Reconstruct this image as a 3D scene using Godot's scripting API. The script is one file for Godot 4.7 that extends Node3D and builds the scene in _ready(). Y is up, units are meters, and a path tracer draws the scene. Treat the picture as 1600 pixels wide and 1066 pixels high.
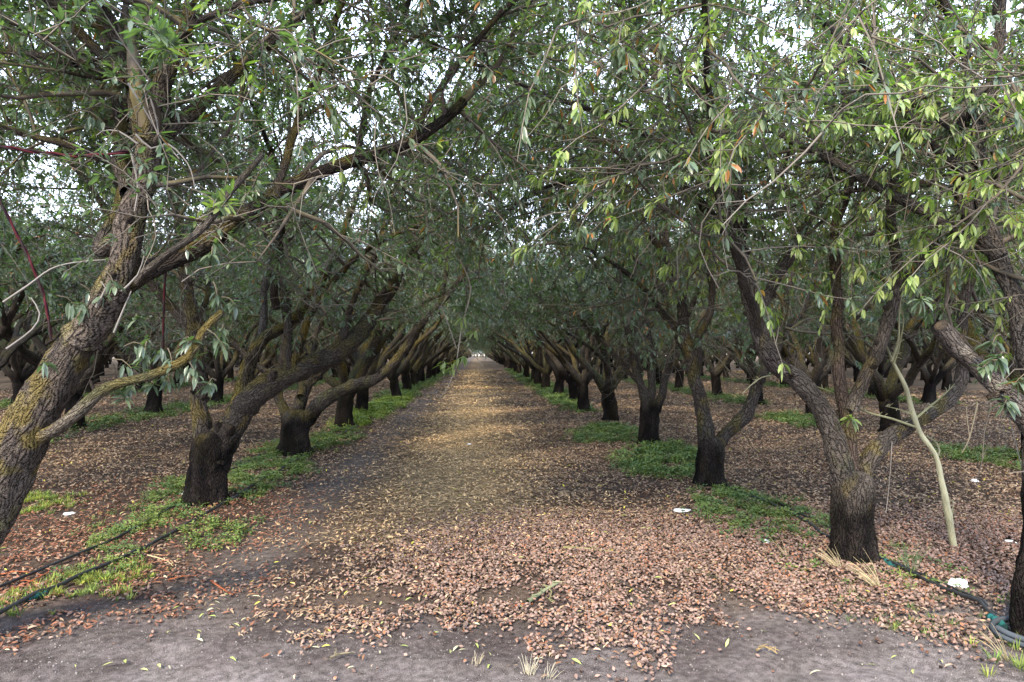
extends Node3D
# An old almond orchard after harvest: an aisle floored with fallen hulls between two rows of trees.
# World: the aisle runs along -z, x = 0 lies midway between its rows, ground at y = 0, metres.

const DEBUG := false
const FOCAL := 1067.0
const EYE := Vector3(0, 1.6, 0)
var looking := Basis()
var rng := RandomNumberGenerator.new()
var bump := FastNoiseLite.new()
var patchy := FastNoiseLite.new()
var gnarl := FastNoiseLite.new()
var fissure := FastNoiseLite.new()
var M := {}
var names := {}
var twigs_fine := []
var twigs_coarse := []
var twigs_droop := []
var bare_spots := []


# ---------------------------------------------------------------- places
func at(px: float, py: float, depth: float) -> Vector3:
	var d := looking * Vector3((px - 800.0) / FOCAL, (533.0 - py) / FOCAL, -1)
	return EYE + d * (depth / -d.z)


func on_ground(px: float, py: float) -> Vector3:
	var d := looking * Vector3((px - 800.0) / FOCAL, (533.0 - py) / FOCAL, -1)
	var p := EYE + d * (EYE.y / -d.y)
	p.y = ground_height(p.x, p.z)
	return p


func ground_height(x: float, z: float) -> float:
	var h := bump.get_noise_2d(x, z) * 0.035 + bump.get_noise_2d(x * 5.0 + 40.0, z * 5.0) * 0.010
	if z > -4.6: h += 0.010 * bump.get_noise_2d(x * 1.1, z * 8.0) + 0.006 * gnarl.get_noise_2d(x * 5.0, z * 9.0)
	if z < -4.0:
		var track: float = absf(absf(x) - 1.55)
		h -= 0.02 * exp(-track * track * 6.0)
		var berm: float = absf(absf(x) - 2.9)
		h += 0.03 * exp(-berm * berm * 3.0)
	return h


func edge_z(x: float) -> float:          # where the orchard floor ends and the bare dirt road begins
	var e := -4.25 + patchy.get_noise_2d(x * 9.0, 7.0) * 0.5 + bump.get_noise_2d(x * 9.0, 3.0) * 0.22
	e += 0.95 * exp(-pow((x - 0.62) / 0.55, 2.0))
	e += 0.35 * exp(-pow((x + 0.75) / 0.5, 2.0))
	e += 0.55 * smoothstep(1.7, 2.6, x)
	e += 0.5 * smoothstep(1.6, 2.6, -x)
	return e


# ---------------------------------------------------------------- naming
func numbered(called: String) -> String:
	if not names.has(called):
		names[called] = 0
		return called
	names[called] += 1
	return "%s_%03d" % [called, names[called]]


func tag(o: Node, label: String, category := "", group := "", kind := "") -> Node:
	if label: o.set_meta("label", label)
	if category: o.set_meta("category", category)
	if group: o.set_meta("group", group)
	if kind: o.set_meta("kind", kind)
	return o


func thing(called: String, where: Vector3, label: String, category: String, group := "") -> Node3D:
	var o := Node3D.new()
	o.name = numbered(called)
	add_child(o, true)
	o.position = where
	tag(o, label, category, group)
	return o


func piece(called: String, m: Mesh, mat: Material, parent: Node = null, kind := "") -> MeshInstance3D:
	var o := MeshInstance3D.new()
	o.mesh = m
	o.material_override = mat
	if parent == null:
		o.name = numbered(called)
		add_child(o, true)
	else:
		var key := "%s|%d" % [called, parent.get_instance_id()]
		var k: int = names.get(key, 0)
		names[key] = k + 1
		o.name = called if k == 0 else "%s_%03d" % [called, k]
		parent.add_child(o, true)
	if kind: o.set_meta("kind", kind)
	return o


# ---------------------------------------------------------------- mesh collecting
class Maker:
	var v := PackedVector3Array()
	var n := PackedVector3Array()
	var c := PackedColorArray()
	var uv := PackedVector2Array()
	var i := PackedInt32Array()

	func tri(a: int, b: int, d: int) -> void:
		i.append(a); i.append(b); i.append(d)

	func point(p: Vector3, nn: Vector3, col: Color, u := Vector2.ZERO) -> int:
		v.append(p); n.append(nn); c.append(col); uv.append(u)
		return v.size() - 1

	func add(t: Transform3D, o: Maker, colors: PackedColorArray) -> void:
		var first := v.size()
		v.append_array(t * o.v)
		n.append_array(Transform3D(t.basis.orthonormalized(), Vector3.ZERO) * o.n)
		c.append_array(colors)
		uv.append_array(o.uv)
		for k in o.i:
			i.append(k + first)

	func mesh() -> ArrayMesh:
		var m := ArrayMesh.new()
		if v.size() == 0: return m
		var a := []
		a.resize(Mesh.ARRAY_MAX)
		a[Mesh.ARRAY_VERTEX] = v
		a[Mesh.ARRAY_NORMAL] = n
		a[Mesh.ARRAY_COLOR] = c
		a[Mesh.ARRAY_TEX_UV] = uv
		a[Mesh.ARRAY_INDEX] = i
		m.add_surface_from_arrays(Mesh.PRIMITIVE_TRIANGLES, a)
		return m


func smooth_line(pts: Array, step: float) -> PackedVector3Array:
	var out := PackedVector3Array()
	for k in pts.size() - 1:
		var p0: Vector3 = pts[maxi(k - 1, 0)]
		var p1: Vector3 = pts[k]
		var p2: Vector3 = pts[k + 1]
		var p3: Vector3 = pts[mini(k + 2, pts.size() - 1)]
		var count := maxi(1, int(ceil(p1.distance_to(p2) / step)))
		for j in count:
			out.append(p1.cubic_interpolate(p2, p0, p3, float(j) / count))
	out.append(pts[-1])
	return out


# a tube along a line; mode 0 plain, 1 limb bark, 2 trunk bark with furrows and a dark foot
func tube(mk: Maker, line: PackedVector3Array, radii: PackedFloat32Array, sides: int, tone: Dictionary, mode := 1, origin := Vector3.ZERO, cap := true) -> void:
	var rings := line.size()
	var ref := Vector3.RIGHT if absf((line[1] - line[0]).normalized().x) < 0.8 else Vector3.FORWARD
	var first := mk.v.size()
	var along := 0.0
	var across: int = maxi(1, roundi(TAU * radii[rings / 2] / 0.30))
	var pos := PackedVector3Array()
	var nrm := PackedVector3Array()
	var centre_dir := PackedVector3Array()
	var length_here := 0.0
	for r in rings:
		if r > 0: length_here += line[r].distance_to(line[r - 1])
		var t: Vector3 = (line[mini(r + 1, rings - 1)] - line[maxi(r - 1, 0)]).normalized()
		var w := t.cross(ref).normalized()
		var u := w.cross(t).normalized()
		ref = u
		centre_dir.append(t)
		for s in sides + 1:
			var a := TAU * (s % sides) / sides
			var d := u * cos(a) + w * sin(a)
			var q := line[r] + d * radii[r]
			var rad := radii[r]
			if mode == 2:
				var g := fissure.get_noise_3d(q.x * 2.6 + origin.x, q.y * 0.55, q.z * 2.6 + origin.z)
				var lump := gnarl.get_noise_3d(q.x * 1.3 + origin.x, q.y * 1.3, q.z * 1.3 + origin.z)
				rad *= 1.0 + g * 0.24 + lump * (0.20 + 0.3 * exp(-maxf(q.y, 0.0) / 0.12))
			elif mode == 1 and sides >= 8:
				var q2 := q + origin
				var rr: float = maxf(radii[0], 0.03)
				rad *= 1.0 + gnarl.get_noise_3d(q2.x * 2.2, q2.y * 2.2, q2.z * 2.2) * 0.30 + gnarl.get_noise_3d(q2.x * 7.0, q2.y * 7.0, q2.z * 7.0) * 0.16 + fissure.get_noise_3d(cos(a) * rr * 3.6 + origin.x, length_here * 0.8, sin(a) * rr * 3.6) * 0.15
			pos.append(line[r] + d * rad)
			nrm.append(d)
	if sides >= 8:
		for r in rings:
			for s in sides + 1:
				var b := r * (sides + 1)
				var e0 := pos[b + (s + 1) % sides] - pos[b + (s + sides - 1) % sides]
				var e1 := pos[mini(r + 1, rings - 1) * (sides + 1) + s] - pos[maxi(r - 1, 0) * (sides + 1) + s]
				var nn := e0.cross(e1)
				if nn.length_squared() > 1e-14:
					nn = nn.normalized()
					nrm[b + s] = nn if nn.dot(nrm[b + s]) > 0.0 else nrm[b + s]
	for r in rings:
		if r > 0: along += line[r].distance_to(line[r - 1])
		for s in sides + 1:
			var k := r * (sides + 1) + s
			mk.point(pos[k], nrm[k], bark_color(pos[k], nrm[k], tone, mode, origin), Vector2(float(s) / sides * across, along / 0.30))
	for r in rings - 1:
		for s in sides:
			var a := first + r * (sides + 1) + s
			var b := a + sides + 1
			mk.tri(a, b, b + 1)
			mk.tri(a, b + 1, a + 1)
	if cap and sides >= 4:
		var tip := line[rings - 1] + centre_dir[rings - 1] * radii[rings - 1] * 0.35
		var c0 := mk.point(tip, centre_dir[rings - 1], tone.get("cut", bark_color(tip, Vector3.UP, tone, mode, origin)))
		var b := first + (rings - 1) * (sides + 1)
		for s in sides:
			mk.tri(b + s, c0, b + s + 1)


func bark_color(p: Vector3, n: Vector3, tone: Dictionary, mode: int, origin: Vector3) -> Color:
	var q := p + origin
	var base: Color = tone.base
	var k := 0.82 + 0.36 * gnarl.get_noise_3d(q.x * 3.0, q.y * 3.0, q.z * 3.0)
	var col := Color(base.r * k, base.g * k, base.b * k)
	if mode == 0: return col
	var moss: float = tone.moss
	if moss > 0.0:
		var a := patchy.get_noise_3d(q.x * 26.0, q.y * 14.0, q.z * 26.0) + 0.32 * n.y + moss * 0.62 - 0.42
		var y := smoothstep(0.02, 0.22, a)
		var lichen := Color(0.235, 0.175, 0.045).lerp(Color(0.125, 0.125, 0.060), clampf(0.5 + 1.6 * patchy.get_noise_3d(q.z * 9.0, q.x * 9.0, q.y * 9.0), 0, 1))
		col = col.lerp(lichen, y * minf(1.0, moss * 1.15) * 0.85)
	var pale: float = tone.get("pale", 0.0)
	if pale > 0.0:
		var b := smoothstep(0.0, 0.3, patchy.get_noise_3d(q.x * 17.0, q.y * 17.0, q.z * 17.0 + 90.0) + pale - 0.5)
		col = col.lerp(Color(0.36, 0.31, 0.26), b)
	# the foot of every trunk is wet and black
	var foot: float = tone.get("foot", 0.0)
	if foot > 0.0:
		var d := smoothstep(foot + 0.22, foot - 0.10, p.y + gnarl.get_noise_3d(q.x * 2.0, q.y, q.z * 2.0) * 0.30)
		var black := Color(0.009, 0.008, 0.008).lerp(Color(0.042, 0.033, 0.030), smoothstep(-0.2, 0.5, gnarl.get_noise_3d(q.x * 4.0, q.y * 1.2, q.z * 4.0)))
		col = col.lerp(black, d * 0.92)
	return col


# ---------------------------------------------------------------- leaves and twigs
# a crown leaf: a lance of four faces, bent along its length
func add_lance(mk: Maker, p: Vector3, dir: Vector3, up: Vector3, length: float, width: float, bend: float, col: Color) -> void:
	var d := dir.normalized()
	var s := d.cross(up).normalized()
	var d1 := (d + Vector3.DOWN * bend * 0.35).normalized()
	var d2 := (d1 + Vector3.DOWN * bend * 0.4).normalized()
	var a := p + d * length * 0.3
	var b := a + d1 * length * 0.4
	var e := b + d2 * length * 0.3
	var n0 := s.cross(d).normalized()
	var n1 := s.cross(d1).normalized()
	var n2 := s.cross(d2).normalized()
	var w := s * width * 0.5
	var i0 := mk.point(p, n0, col)
	var l1 := mk.point(a - w, (n0 + s * 0.35).normalized(), col)
	var r1 := mk.point(a + w, (n0 - s * 0.35).normalized(), col)
	var l2 := mk.point(b - w * 0.8, (n1 + s * 0.35).normalized(), col)
	var r2 := mk.point(b + w * 0.8, (n1 - s * 0.35).normalized(), col)
	var tip := mk.point(e, n2, col)
	mk.tri(i0, l1, r1)
	mk.tri(l1, l2, r2)
	mk.tri(l1, r2, r1)
	mk.tri(l2, tip, r2)


func add_leaf(mk: Maker, p: Vector3, dir: Vector3, up: Vector3, length: float, width: float, bend: float, col: Color, fine: bool) -> void:
	var ts: Array = [0.0, 0.34, 0.70, 1.0] if fine else [0.0, 0.45, 1.0]
	var ws: Array = [0.0, 1.0, 0.72, 0.0] if fine else [0.0, 1.0, 0.0]
	var d := dir.normalized()
	var s := d.cross(up).normalized()
	var last := p
	var back := []
	var rows := ts.size()
	for k in rows:
		if k > 0:
			last += d * length * (ts[k] - ts[k - 1])
			d = (d + Vector3.DOWN * bend * (ts[k] - ts[k - 1])).normalized()
		var n := s.cross(d).normalized()
		var w: float = ws[k] * width * 0.5
		if k == 0 or k == rows - 1:
			back.append([mk.point(last, n, col)])
		else:
			var lift := n * w * 0.45
			back.append([mk.point(last - s * w + lift, (n + s * 0.4).normalized(), col), mk.point(last, n, col), mk.point(last + s * w + lift, (n - s * 0.4).normalized(), col)])
	for k in rows - 1:
		var a: Array = back[k]
		var b: Array = back[k + 1]
		if a.size() == 1:
			mk.tri(a[0], b[0], b[1]); mk.tri(a[0], b[1], b[2])
		elif b.size() == 1:
			mk.tri(a[0], b[0], a[1]); mk.tri(a[1], b[0], a[2])
		else:
			mk.tri(a[0], b[0], b[1]); mk.tri(a[0], b[1], a[1])
			mk.tri(a[1], b[1], b[2]); mk.tri(a[1], b[2], a[2])


func leaf_tint(kind: int) -> Color:
	var k := rng.randf_range(0.75, 1.3)
	var c := Color(0.070, 0.120, 0.052)
	match kind:
		0:
			c = Color(0.098, 0.135, 0.088).lerp(Color(0.150, 0.190, 0.120), rng.randf())
			if rng.randf() < 0.008: c = Color(0.30, 0.13, 0.04)
		1:
			c = Color(0.185, 0.255, 0.08).lerp(Color(0.32, 0.36, 0.125), rng.randf())
			if rng.randf() < 0.02: c = Color(0.36, 0.20, 0.05)
		2:
			c = Color(0.100, 0.138, 0.085).lerp(Color(0.155, 0.195, 0.115), rng.randf())
			if rng.randf() < 0.05: c = Color(0.36, 0.15, 0.05)
	return Color(c.r * k, c.g * k, c.b * k)


# a twig half a metre long with its leaves hanging as gravity has them; it may be turned about the vertical only
func make_twig(pitch: float, leaves: int, fine: bool, droop := 0.1) -> Dictionary:
	var wood := Maker.new()
	var foliage := Maker.new()
	var tone := {"base": Color(0.165, 0.142, 0.118), "moss": 0.0}
	var line := PackedVector3Array()
	var rad := PackedFloat32Array()
	var d := Vector3(cos(pitch), sin(pitch), 0)
	var p := Vector3.ZERO
	var segs := 4 if fine else 3
	var len := 0.55
	for k in segs + 1:
		line.append(p)
		rad.append(lerpf(0.0042, 0.0016, float(k) / segs))
		p += d * len / segs
		d = (d + Vector3(rng.randf_range(-0.25, 0.25), rng.randf_range(-0.30, 0.14), rng.randf_range(-0.34, 0.34))).normalized()
	tube(wood, line, rad, 3, tone, 0)
	for k in (3 if fine else 2):                  # short spurs
		var a := line[mini(1 + k, line.size() - 1)]
		var sd := Vector3(rng.randf_range(-1, 1), rng.randf_range(-0.3, 1), rng.randf_range(-1, 1)).normalized()
		var e := rng.randf_range(0.03, 0.11)
		tube(wood, PackedVector3Array([a, a + sd * e]), PackedFloat32Array([0.0026, 0.0012]), 3, tone, 0)
	var made := 0
	while made < leaves:
		var t := pow(rng.randf(), 0.8)
		var k := mini(int(t * segs), segs - 1)
		var f := t * segs - k
		var a := line[k].lerp(line[k + 1], f)
		var along := (line[k + 1] - line[k]).normalized()
		var bunch := rng.randi_range(3, 6)
		for b in bunch:
			var ang := rng.randf() * TAU
			var side := (along.cross(Vector3.UP)).normalized() * cos(ang) + Vector3.UP * sin(ang) * 0.8
			var ld := (side * 0.9 + along * 0.55 + Vector3.DOWN * droop).normalized()
			var big := 0.90 if fine else 1.30
			var tilt := (Vector3.UP + Vector3(rng.randf_range(-0.5, 0.5), 0, rng.randf_range(-0.5, 0.5))).normalized()
			if absf(ld.dot(tilt)) > 0.94: tilt = Vector3(0.7, 0.3, 0.64).normalized()
			add_lance(foliage, a + side * 0.01, ld, tilt, rng.randf_range(0.046, 0.085) * big, rng.randf_range(0.015, 0.022) * big, rng.randf_range(0.1, 0.6) + droop, Color.WHITE)
			made += 1
	var per := foliage.v.size() / made
	var tints := []
	for kind in 3:
		for variant in 2:
			var pc := PackedColorArray()
			for j in made:
				var c := leaf_tint(kind)
				for q in per: pc.append(c)
			tints.append(pc)
	return {"wood": wood, "leaf": foliage, "tints": tints, "pitch": pitch, "plain": wood.c}


# ---------------------------------------------------------------- trees
func kept_clear(p: Vector3) -> bool:          # the aisle stays open below the arch, and nothing hangs before the eye
	if absf(p.x) < 1.9 and p.z < -2.0 and p.y < 1.8 + 0.35 * (1.0 - absf(p.x) / 1.9): return true
	return p.distance_to(EYE) < 2.1


func grow_branches(T: Dictionary, line: PackedVector3Array, radii: PackedFloat32Array, base: Vector3, from: float) -> void:
	var total := 0.0
	for k in line.size() - 1: total += line[k].distance_to(line[k + 1])
	var spacing: float = T.spacing
	var next := total * from
	var gone := 0.0
	for k in line.size() - 1:
		var seg := line[k].distance_to(line[k + 1])
		while next < gone + seg:
			var f := (next - gone) / seg
			var p := line[k].lerp(line[k + 1], f)
			var r := lerpf(radii[k], radii[k + 1], f)
			next += spacing * rng.randf_range(0.6, 1.4)
			var t := next / total
			if p.y < 0.95 or (p.y < 1.5 and rng.randf() < 0.5): continue
			var along := (line[k + 1] - line[k]).normalized()
			var d := (along * 0.55 + Vector3(rng.randf_range(-1, 1), rng.randf_range(-0.25, 0.85), rng.randf_range(-1, 1)).normalized()).normalized()
			var out := Vector3(p.x, 0, p.z)
			if out.length() > 0.05: d = (d + out.normalized() * 0.22).normalized()
			if rng.randf() < 0.28 and p.y > 1.5 and p.y < 3.6: d = Vector3(d.x, -0.25 - 0.3 * rng.randf(), d.z).normalized()
			if p.y > 5.0: d = (d + Vector3.DOWN * 0.3).normalized()
			one_branch(T, p, d, minf(r * 0.55, 0.020), lerpf(1.75, 0.8, clampf(t, 0, 1)) * rng.randf_range(0.6, 1.25), base)
		gone += seg
	var e := line[line.size() - 1]
	var dir := (e - line[line.size() - 3]).normalized()
	if T.get("ends", true): one_branch(T, e, dir, radii[radii.size() - 1] * 0.9, 1.1, base)


func one_branch(T: Dictionary, p: Vector3, d: Vector3, r0: float, length: float, base: Vector3) -> void:
	var steps := maxi(4, int(length / 0.16))
	var line := PackedVector3Array([p])
	var rad := PackedFloat32Array([r0])
	var q := p
	for k in steps:
		d = (d + Vector3(rng.randf_range(-0.4, 0.4), rng.randf_range(-0.38, 0.30), rng.randf_range(-0.4, 0.4))).normalized()
		q += d * length / steps
		if kept_clear(q + base): break
		line.append(q)
		rad.append(lerpf(r0, 0.0035, float(k + 1) / steps))
	if line.size() < 3: return
	if T.fine and T.single < 260:
		T.single += 1
		var own := Maker.new()
		tube(own, line, rad, T.branch_sides, T.branch_tone, 1, base, false)
		piece("branch", own.mesh(), M.twig, T.root)
	else:
		tube(T.wood, line, rad, T.branch_sides, T.branch_tone, 1, base, false)
	var gap: float = T.twig_gap
	for k in range(1, line.size()):
		var count := int(line[k].distance_to(line[k - 1]) / gap + rng.randf())
		for j in count:
			var tp := line[k - 1].lerp(line[k], rng.randf())
			var al := (line[k] - line[k - 1]).normalized()
			one_twig(T, tp, al, base)
	one_twig(T, line[line.size() - 1], d, base)
	for k in (4 if p.y < 2.4 else 2):
		var w := line[rng.randi_range(0, line.size() - 1)]
		if w.y > 3.4: break
		var wd := Vector3(rng.randf_range(-1, 1), rng.randf_range(-0.7, 0.5), rng.randf_range(-1, 1)).normalized()
		var wl := PackedVector3Array([w])
		var wr := PackedFloat32Array([0.0050])
		var reach := rng.randf_range(0.4, 1.4)
		for j in 7:
			w += wd * reach / 7.0
			if kept_clear(w + base): break
			wd = (wd + Vector3(rng.randf_range(-0.42, 0.42), rng.randf_range(-0.42, 0.26), rng.randf_range(-0.42, 0.42))).normalized()
			wl.append(w)
			wr.append(lerpf(0.0050, 0.0014, (j + 1) / 7.0))
		if wl.size() > 2: tube(T.wood, wl, wr, 3, {"base": Color(0.175, 0.15, 0.125), "moss": 0.0}, 0, base, false)


func one_twig(T: Dictionary, p: Vector3, along: Vector3, base: Vector3) -> void:
	var leafy: float = smoothstep(T.low, T.low + 0.9, p.y + rng.randf_range(-0.3, 0.3))
	var set: Array = T.twigs
	var pitch := asin(clampf(along.y, -1, 1)) * 0.5 + rng.randf_range(-0.8, 0.75)
	var best: Dictionary = set[rng.randi() % set.size()]
	for k in 3:
		var other: Dictionary = set[rng.randi() % set.size()]
		if absf(other.pitch - pitch) < absf(best.pitch - pitch): best = other
	var yaw := atan2(-along.z, along.x) + rng.randf_range(-1.5, 1.5)
	var s := rng.randf_range(0.7, 1.3)
	var tip := p + Vector3(cos(yaw), best.pitch, -sin(yaw)) * 0.45 * s
	if kept_clear(tip + base) or kept_clear(p + base): return
	var xf := Transform3D(Basis(Vector3.UP, yaw).scaled(Vector3.ONE * s), p)
	T.wood.add(xf, best.wood, best.plain)
	if rng.randf() < leafy * T.full * lerpf(1.0, 0.74 if T.fine else 1.0, smoothstep(3.6, 5.2, p.y)):
		var kind: int = T.tint
		if T.has("young") and rng.randf() < T.young: kind = 1
		T.leaf.add(xf, best.leaf, best.tints[kind * 2 + rng.randi() % 2])


func radius_line(line: PackedVector3Array, r0: float, r1: float, power := 1.0) -> PackedFloat32Array:
	var out := PackedFloat32Array()
	var total := 0.0
	for k in line.size() - 1: total += line[k].distance_to(line[k + 1])
	var s := 0.0
	for k in line.size():
		if k > 0: s += line[k].distance_to(line[k - 1])
		out.append(lerpf(r0, r1, pow(s / total, power)))
	return out


# a limb that goes on by itself from where it is, up and outwards
func wild_limb(p: Vector3, d: Vector3, length: float, lean: Vector3) -> Array:
	var pts := [p]
	var q := p
	var steps := int(length / 0.45)
	for k in steps:
		var t := float(k) / steps
		d = (d + lean * 0.10 + Vector3(rng.randf_range(-0.26, 0.26), rng.randf_range(-0.14, 0.18), rng.randf_range(-0.26, 0.26)) + Vector3.UP * lerpf(0.10, -0.10, t)).normalized()
		q += d * length / steps
		pts.append(q)
	return pts


func limb(T: Dictionary, root: Node3D, pts: Array, r0: float, r1: float, base: Vector3, from := 0.3, called := "limb", tone := {}) -> PackedVector3Array:
	var line := smooth_line(pts, (0.055 if r0 > 0.04 else 0.09) if T.fine else 0.28)
	for k in range(2, line.size()):
		var q := line[k] + base
		line[k] += Vector3(gnarl.get_noise_3d(q.x * 1.2, q.y * 1.2, q.z * 1.2), 0, gnarl.get_noise_3d(q.z * 1.2, q.x * 1.2, q.y * 1.2 + 30.0)) * (0.05 if T.fine else 0.12)
	var rad := radius_line(line, r0, r1, 0.75)
	rad[0] *= 1.12
	var mk := Maker.new()
	tube(mk, line, rad, (24 if r0 > 0.06 else (16 if r0 > 0.035 else 9)) if T.fine else 7, tone if tone else T.tone, 1, base)
	if T.fine:
		for k in int(line.size() * 0.055 / 0.32) + 2:
			var j := rng.randi_range(3, line.size() - 2)
			var along := (line[j + 1] - line[j - 1]).normalized()
			var out := along.cross(Vector3(rng.randf_range(-1, 1), rng.randf_range(-1, 1), rng.randf_range(-1, 1))).normalized()
			var a := line[j] + out * rad[j] * 0.6
			var e := rad[j] * 0.4 + rng.randf_range(0.012, 0.05)
			var sr := rad[j] * rng.randf_range(0.16, 0.42)
			var d := (out + along * rng.randf_range(0.1, 0.9)).normalized()
			tube(mk, PackedVector3Array([a, a + d * e * 0.6, a + (d + Vector3.UP * 0.2).normalized() * e]), PackedFloat32Array([sr * 1.5, sr, sr * 0.8]), 7, {"base": Color(0.15, 0.12, 0.10), "moss": 0.0, "cut": Color(0.21, 0.15, 0.10)}, 0, base)
	T.root = piece(called, mk.mesh(), M.bark, root)
	if from < 1.0: grow_branches(T, line, rad, base, from)
	return line


func trunk(T: Dictionary, root: Node3D, pts: Array, r0: float, r1: float, base: Vector3) -> void:
	var line := smooth_line(pts, 0.025 if T.fine else 0.09)
	var rad := radius_line(line, r0, r1, 0.8)
	var low: float = line[0].y
	for k in line.size():
		var h := line[k].y - low
		rad[k] *= 1.0 + 0.45 * exp(-h / 0.11)
		var end := float(line.size() - 1 - k) / line.size()
		if end < 0.2: rad[k] *= lerpf(0.35, 1.0, sqrt(1.0 - pow(1.0 - end / 0.2, 2.0)))
	var mk := Maker.new()
	tube(mk, line, rad, 44 if T.fine else 14, T.tone, 2, base)
	piece("trunk", mk.mesh(), M.bark, root)


func new_tree(fine: bool, moss: float, opts := {}) -> Dictionary:
	var T := {
		"fine": fine, "wood": Maker.new(), "leaf": Maker.new(), "twigs": twigs_fine if fine else twigs_coarse,
		"spacing": 0.17, "single": 0, "twig_gap": 0.085, "low": 1.35, "full": 0.95, "tint": 0, "branch_sides": 5 if fine else 4,
		"tone": {"base": Color(0.135, 0.112, 0.096), "moss": moss, "foot": 0.55 if fine else 0.80},
		"branch_tone": {"base": Color(0.105, 0.088, 0.073), "moss": moss * 0.8},
	}
	T.merge(opts, true)
	return T


func finish_tree(T: Dictionary, root: Node3D) -> void:
	if DEBUG: print(root.name, " wood tris ", T.wood.i.size() / 3, " leaf tris ", T.leaf.i.size() / 3)
	piece("twigs", T.wood.mesh(), M.twig, root, "stuff")
	piece("crown", T.leaf.mesh(), M.leaf, root, "stuff")


# traced: limbs drawn through points given as [across, up, depth] where they stand, then grown on
func through(base: Vector3, marks: Array) -> Array:
	var out := []
	for m in marks: out.append(at(m[0], m[1], m[2]) - base)
	return out


func generic_tree(called: String, seed_: int, moss: float, fine: bool, opts := {}) -> Node3D:
	rng.seed = seed_
	var T := new_tree(fine, moss, opts)
	var root := thing(called, Vector3.ZERO, "almond tree", "tree")
	var h := rng.randf_range(0.62, 0.85)
	T.tone.foot = rng.randf_range(0.55, 0.95)
	var lean := Vector3(rng.randf_range(-0.12, 0.12), 0, rng.randf_range(-0.12, 0.12))
	trunk(T, root, [Vector3(0, -0.06, 0), Vector3(0, h * 0.4, 0) + lean * 0.3, Vector3(0, h, 0) + lean], rng.randf_range(0.15, 0.20), 0.135, Vector3(seed_ * 3.1, 0, 0))
	var top := Vector3(0, h - 0.12, 0) + lean
	var count := rng.randi_range(4, 5)
	var start := rng.randf() * TAU
	for k in count:
		var a := start + TAU * k / count + rng.randf_range(-0.35, 0.35)
		var out := Vector3(cos(a), 0, sin(a))
		var el := rng.randf_range(0.82, 1.25)
		var pts := wild_limb(top + out * 0.03, out * cos(el) + Vector3.UP * sin(el), rng.randf_range(5.0, 6.2), out)
		var r0 := rng.randf_range(0.075, 0.115)
		var line := limb(T, root, pts, r0, 0.018, Vector3.ZERO, 0.28)
		for j in (2 if k < 3 else 1):
			var m: int = int(line.size() * rng.randf_range(0.14, 0.45))
			var d := (line[m + 1] - line[m]).normalized()
			var side := d.cross(Vector3.UP).normalized() * (1.0 if j else -1.0)
			limb(T, root, wild_limb(line[m], (d + side * 0.75).normalized(), rng.randf_range(2.8, 4.0), (out + side * 0.4)), r0 * 0.58, 0.011, Vector3.ZERO, 0.25)
	finish_tree(T, root)
	return root


# fills out a traced tree: more limbs from given starts
func wilder(T: Dictionary, root: Node3D, base: Vector3, starts: Array) -> void:
	for s in starts:      # [point, direction, length, radius]
		var d: Vector3 = s[1]
		limb(T, root, wild_limb(s[0], d.normalized(), s[2], Vector3(d.x, 0, d.z)), s[3], 0.012, base, 0.22)


func copy_tree(source: Node3D, where: Vector3, turn: float, size: float, label: String, group: String) -> Node3D:
	var o: Node3D = source.duplicate()
	o.name = numbered("almond_tree")
	add_child(o, true)
	o.position = where
	o.rotation.y = turn
	o.scale = Vector3.ONE * size
	tag(o, label, "tree", group)
	return o


func far_mass(source: Node3D, spots: Array) -> void:
	var root := Node3D.new()
	root.name = numbered("distant_orchard")
	add_child(root, true)
	tag(root, "mass of orchard trees far behind the rows on both sides", "orchard", "", "stuff")
	for o in source.get_children():
		if o.name == "twigs": continue
		var mm := MultiMesh.new()
		mm.transform_format = MultiMesh.TRANSFORM_3D
		mm.mesh = o.mesh
		mm.instance_count = spots.size()
		for k in spots.size(): mm.set_instance_transform(k, spots[k])
		var c := MultiMeshInstance3D.new()
		c.multimesh = mm
		c.material_override = o.material_override
		c.name = "crown" if o.name == "crown" else ("trunks" if o.name == "trunk" else "limbs")
		c.set_meta("kind", "stuff")
		root.add_child(c, true)


# ---------------------------------------------------------------- textures
func grey(values: PackedFloat32Array, w: int, h: int) -> Image:
	var b := PackedByteArray()
	b.resize(w * h)
	for k in w * h: b[k] = int(clampf(values[k], 0, 1) * 255.0)
	return Image.create_from_data(w, h, false, Image.FORMAT_L8, b)


func noise_image(type: int, seed_: int, freq: float, w: int, h: int, octaves := 4) -> Image:
	var n := FastNoiseLite.new()
	n.noise_type = FastNoiseLite.TYPE_SIMPLEX_SMOOTH
	n.seed = seed_
	n.frequency = freq
	n.fractal_type = type
	n.fractal_octaves = octaves
	return n.get_seamless_image(w, h)


func bark_maps() -> Array:
	var ridge := noise_image(FastNoiseLite.FRACTAL_RIDGED, 5, 0.022, 512, 160, 4)
	ridge.resize(512, 512, Image.INTERPOLATE_CUBIC)
	var fine := noise_image(FastNoiseLite.FRACTAL_FBM, 9, 0.06, 512, 512, 4)
	var a := ridge.get_data()
	var f := fine.get_data()
	var h := PackedFloat32Array()
	var c := PackedFloat32Array()
	h.resize(512 * 512)
	c.resize(512 * 512)
	for k in 512 * 512:
		var r := a[k] / 255.0
		var g := f[k] / 255.0
		h[k] = clampf(1.0 - pow(r, 1.8) * 0.85 + (g - 0.5) * 0.4, 0, 1)
		c[k] = clampf(1.0 - 0.72 * pow(r, 2.4) + (g - 0.5) * 0.8, 0.12, 1)
	return [ImageTexture.create_from_image(grey(c, 512, 512)), ImageTexture.create_from_image(grey(h, 512, 512))]


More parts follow.
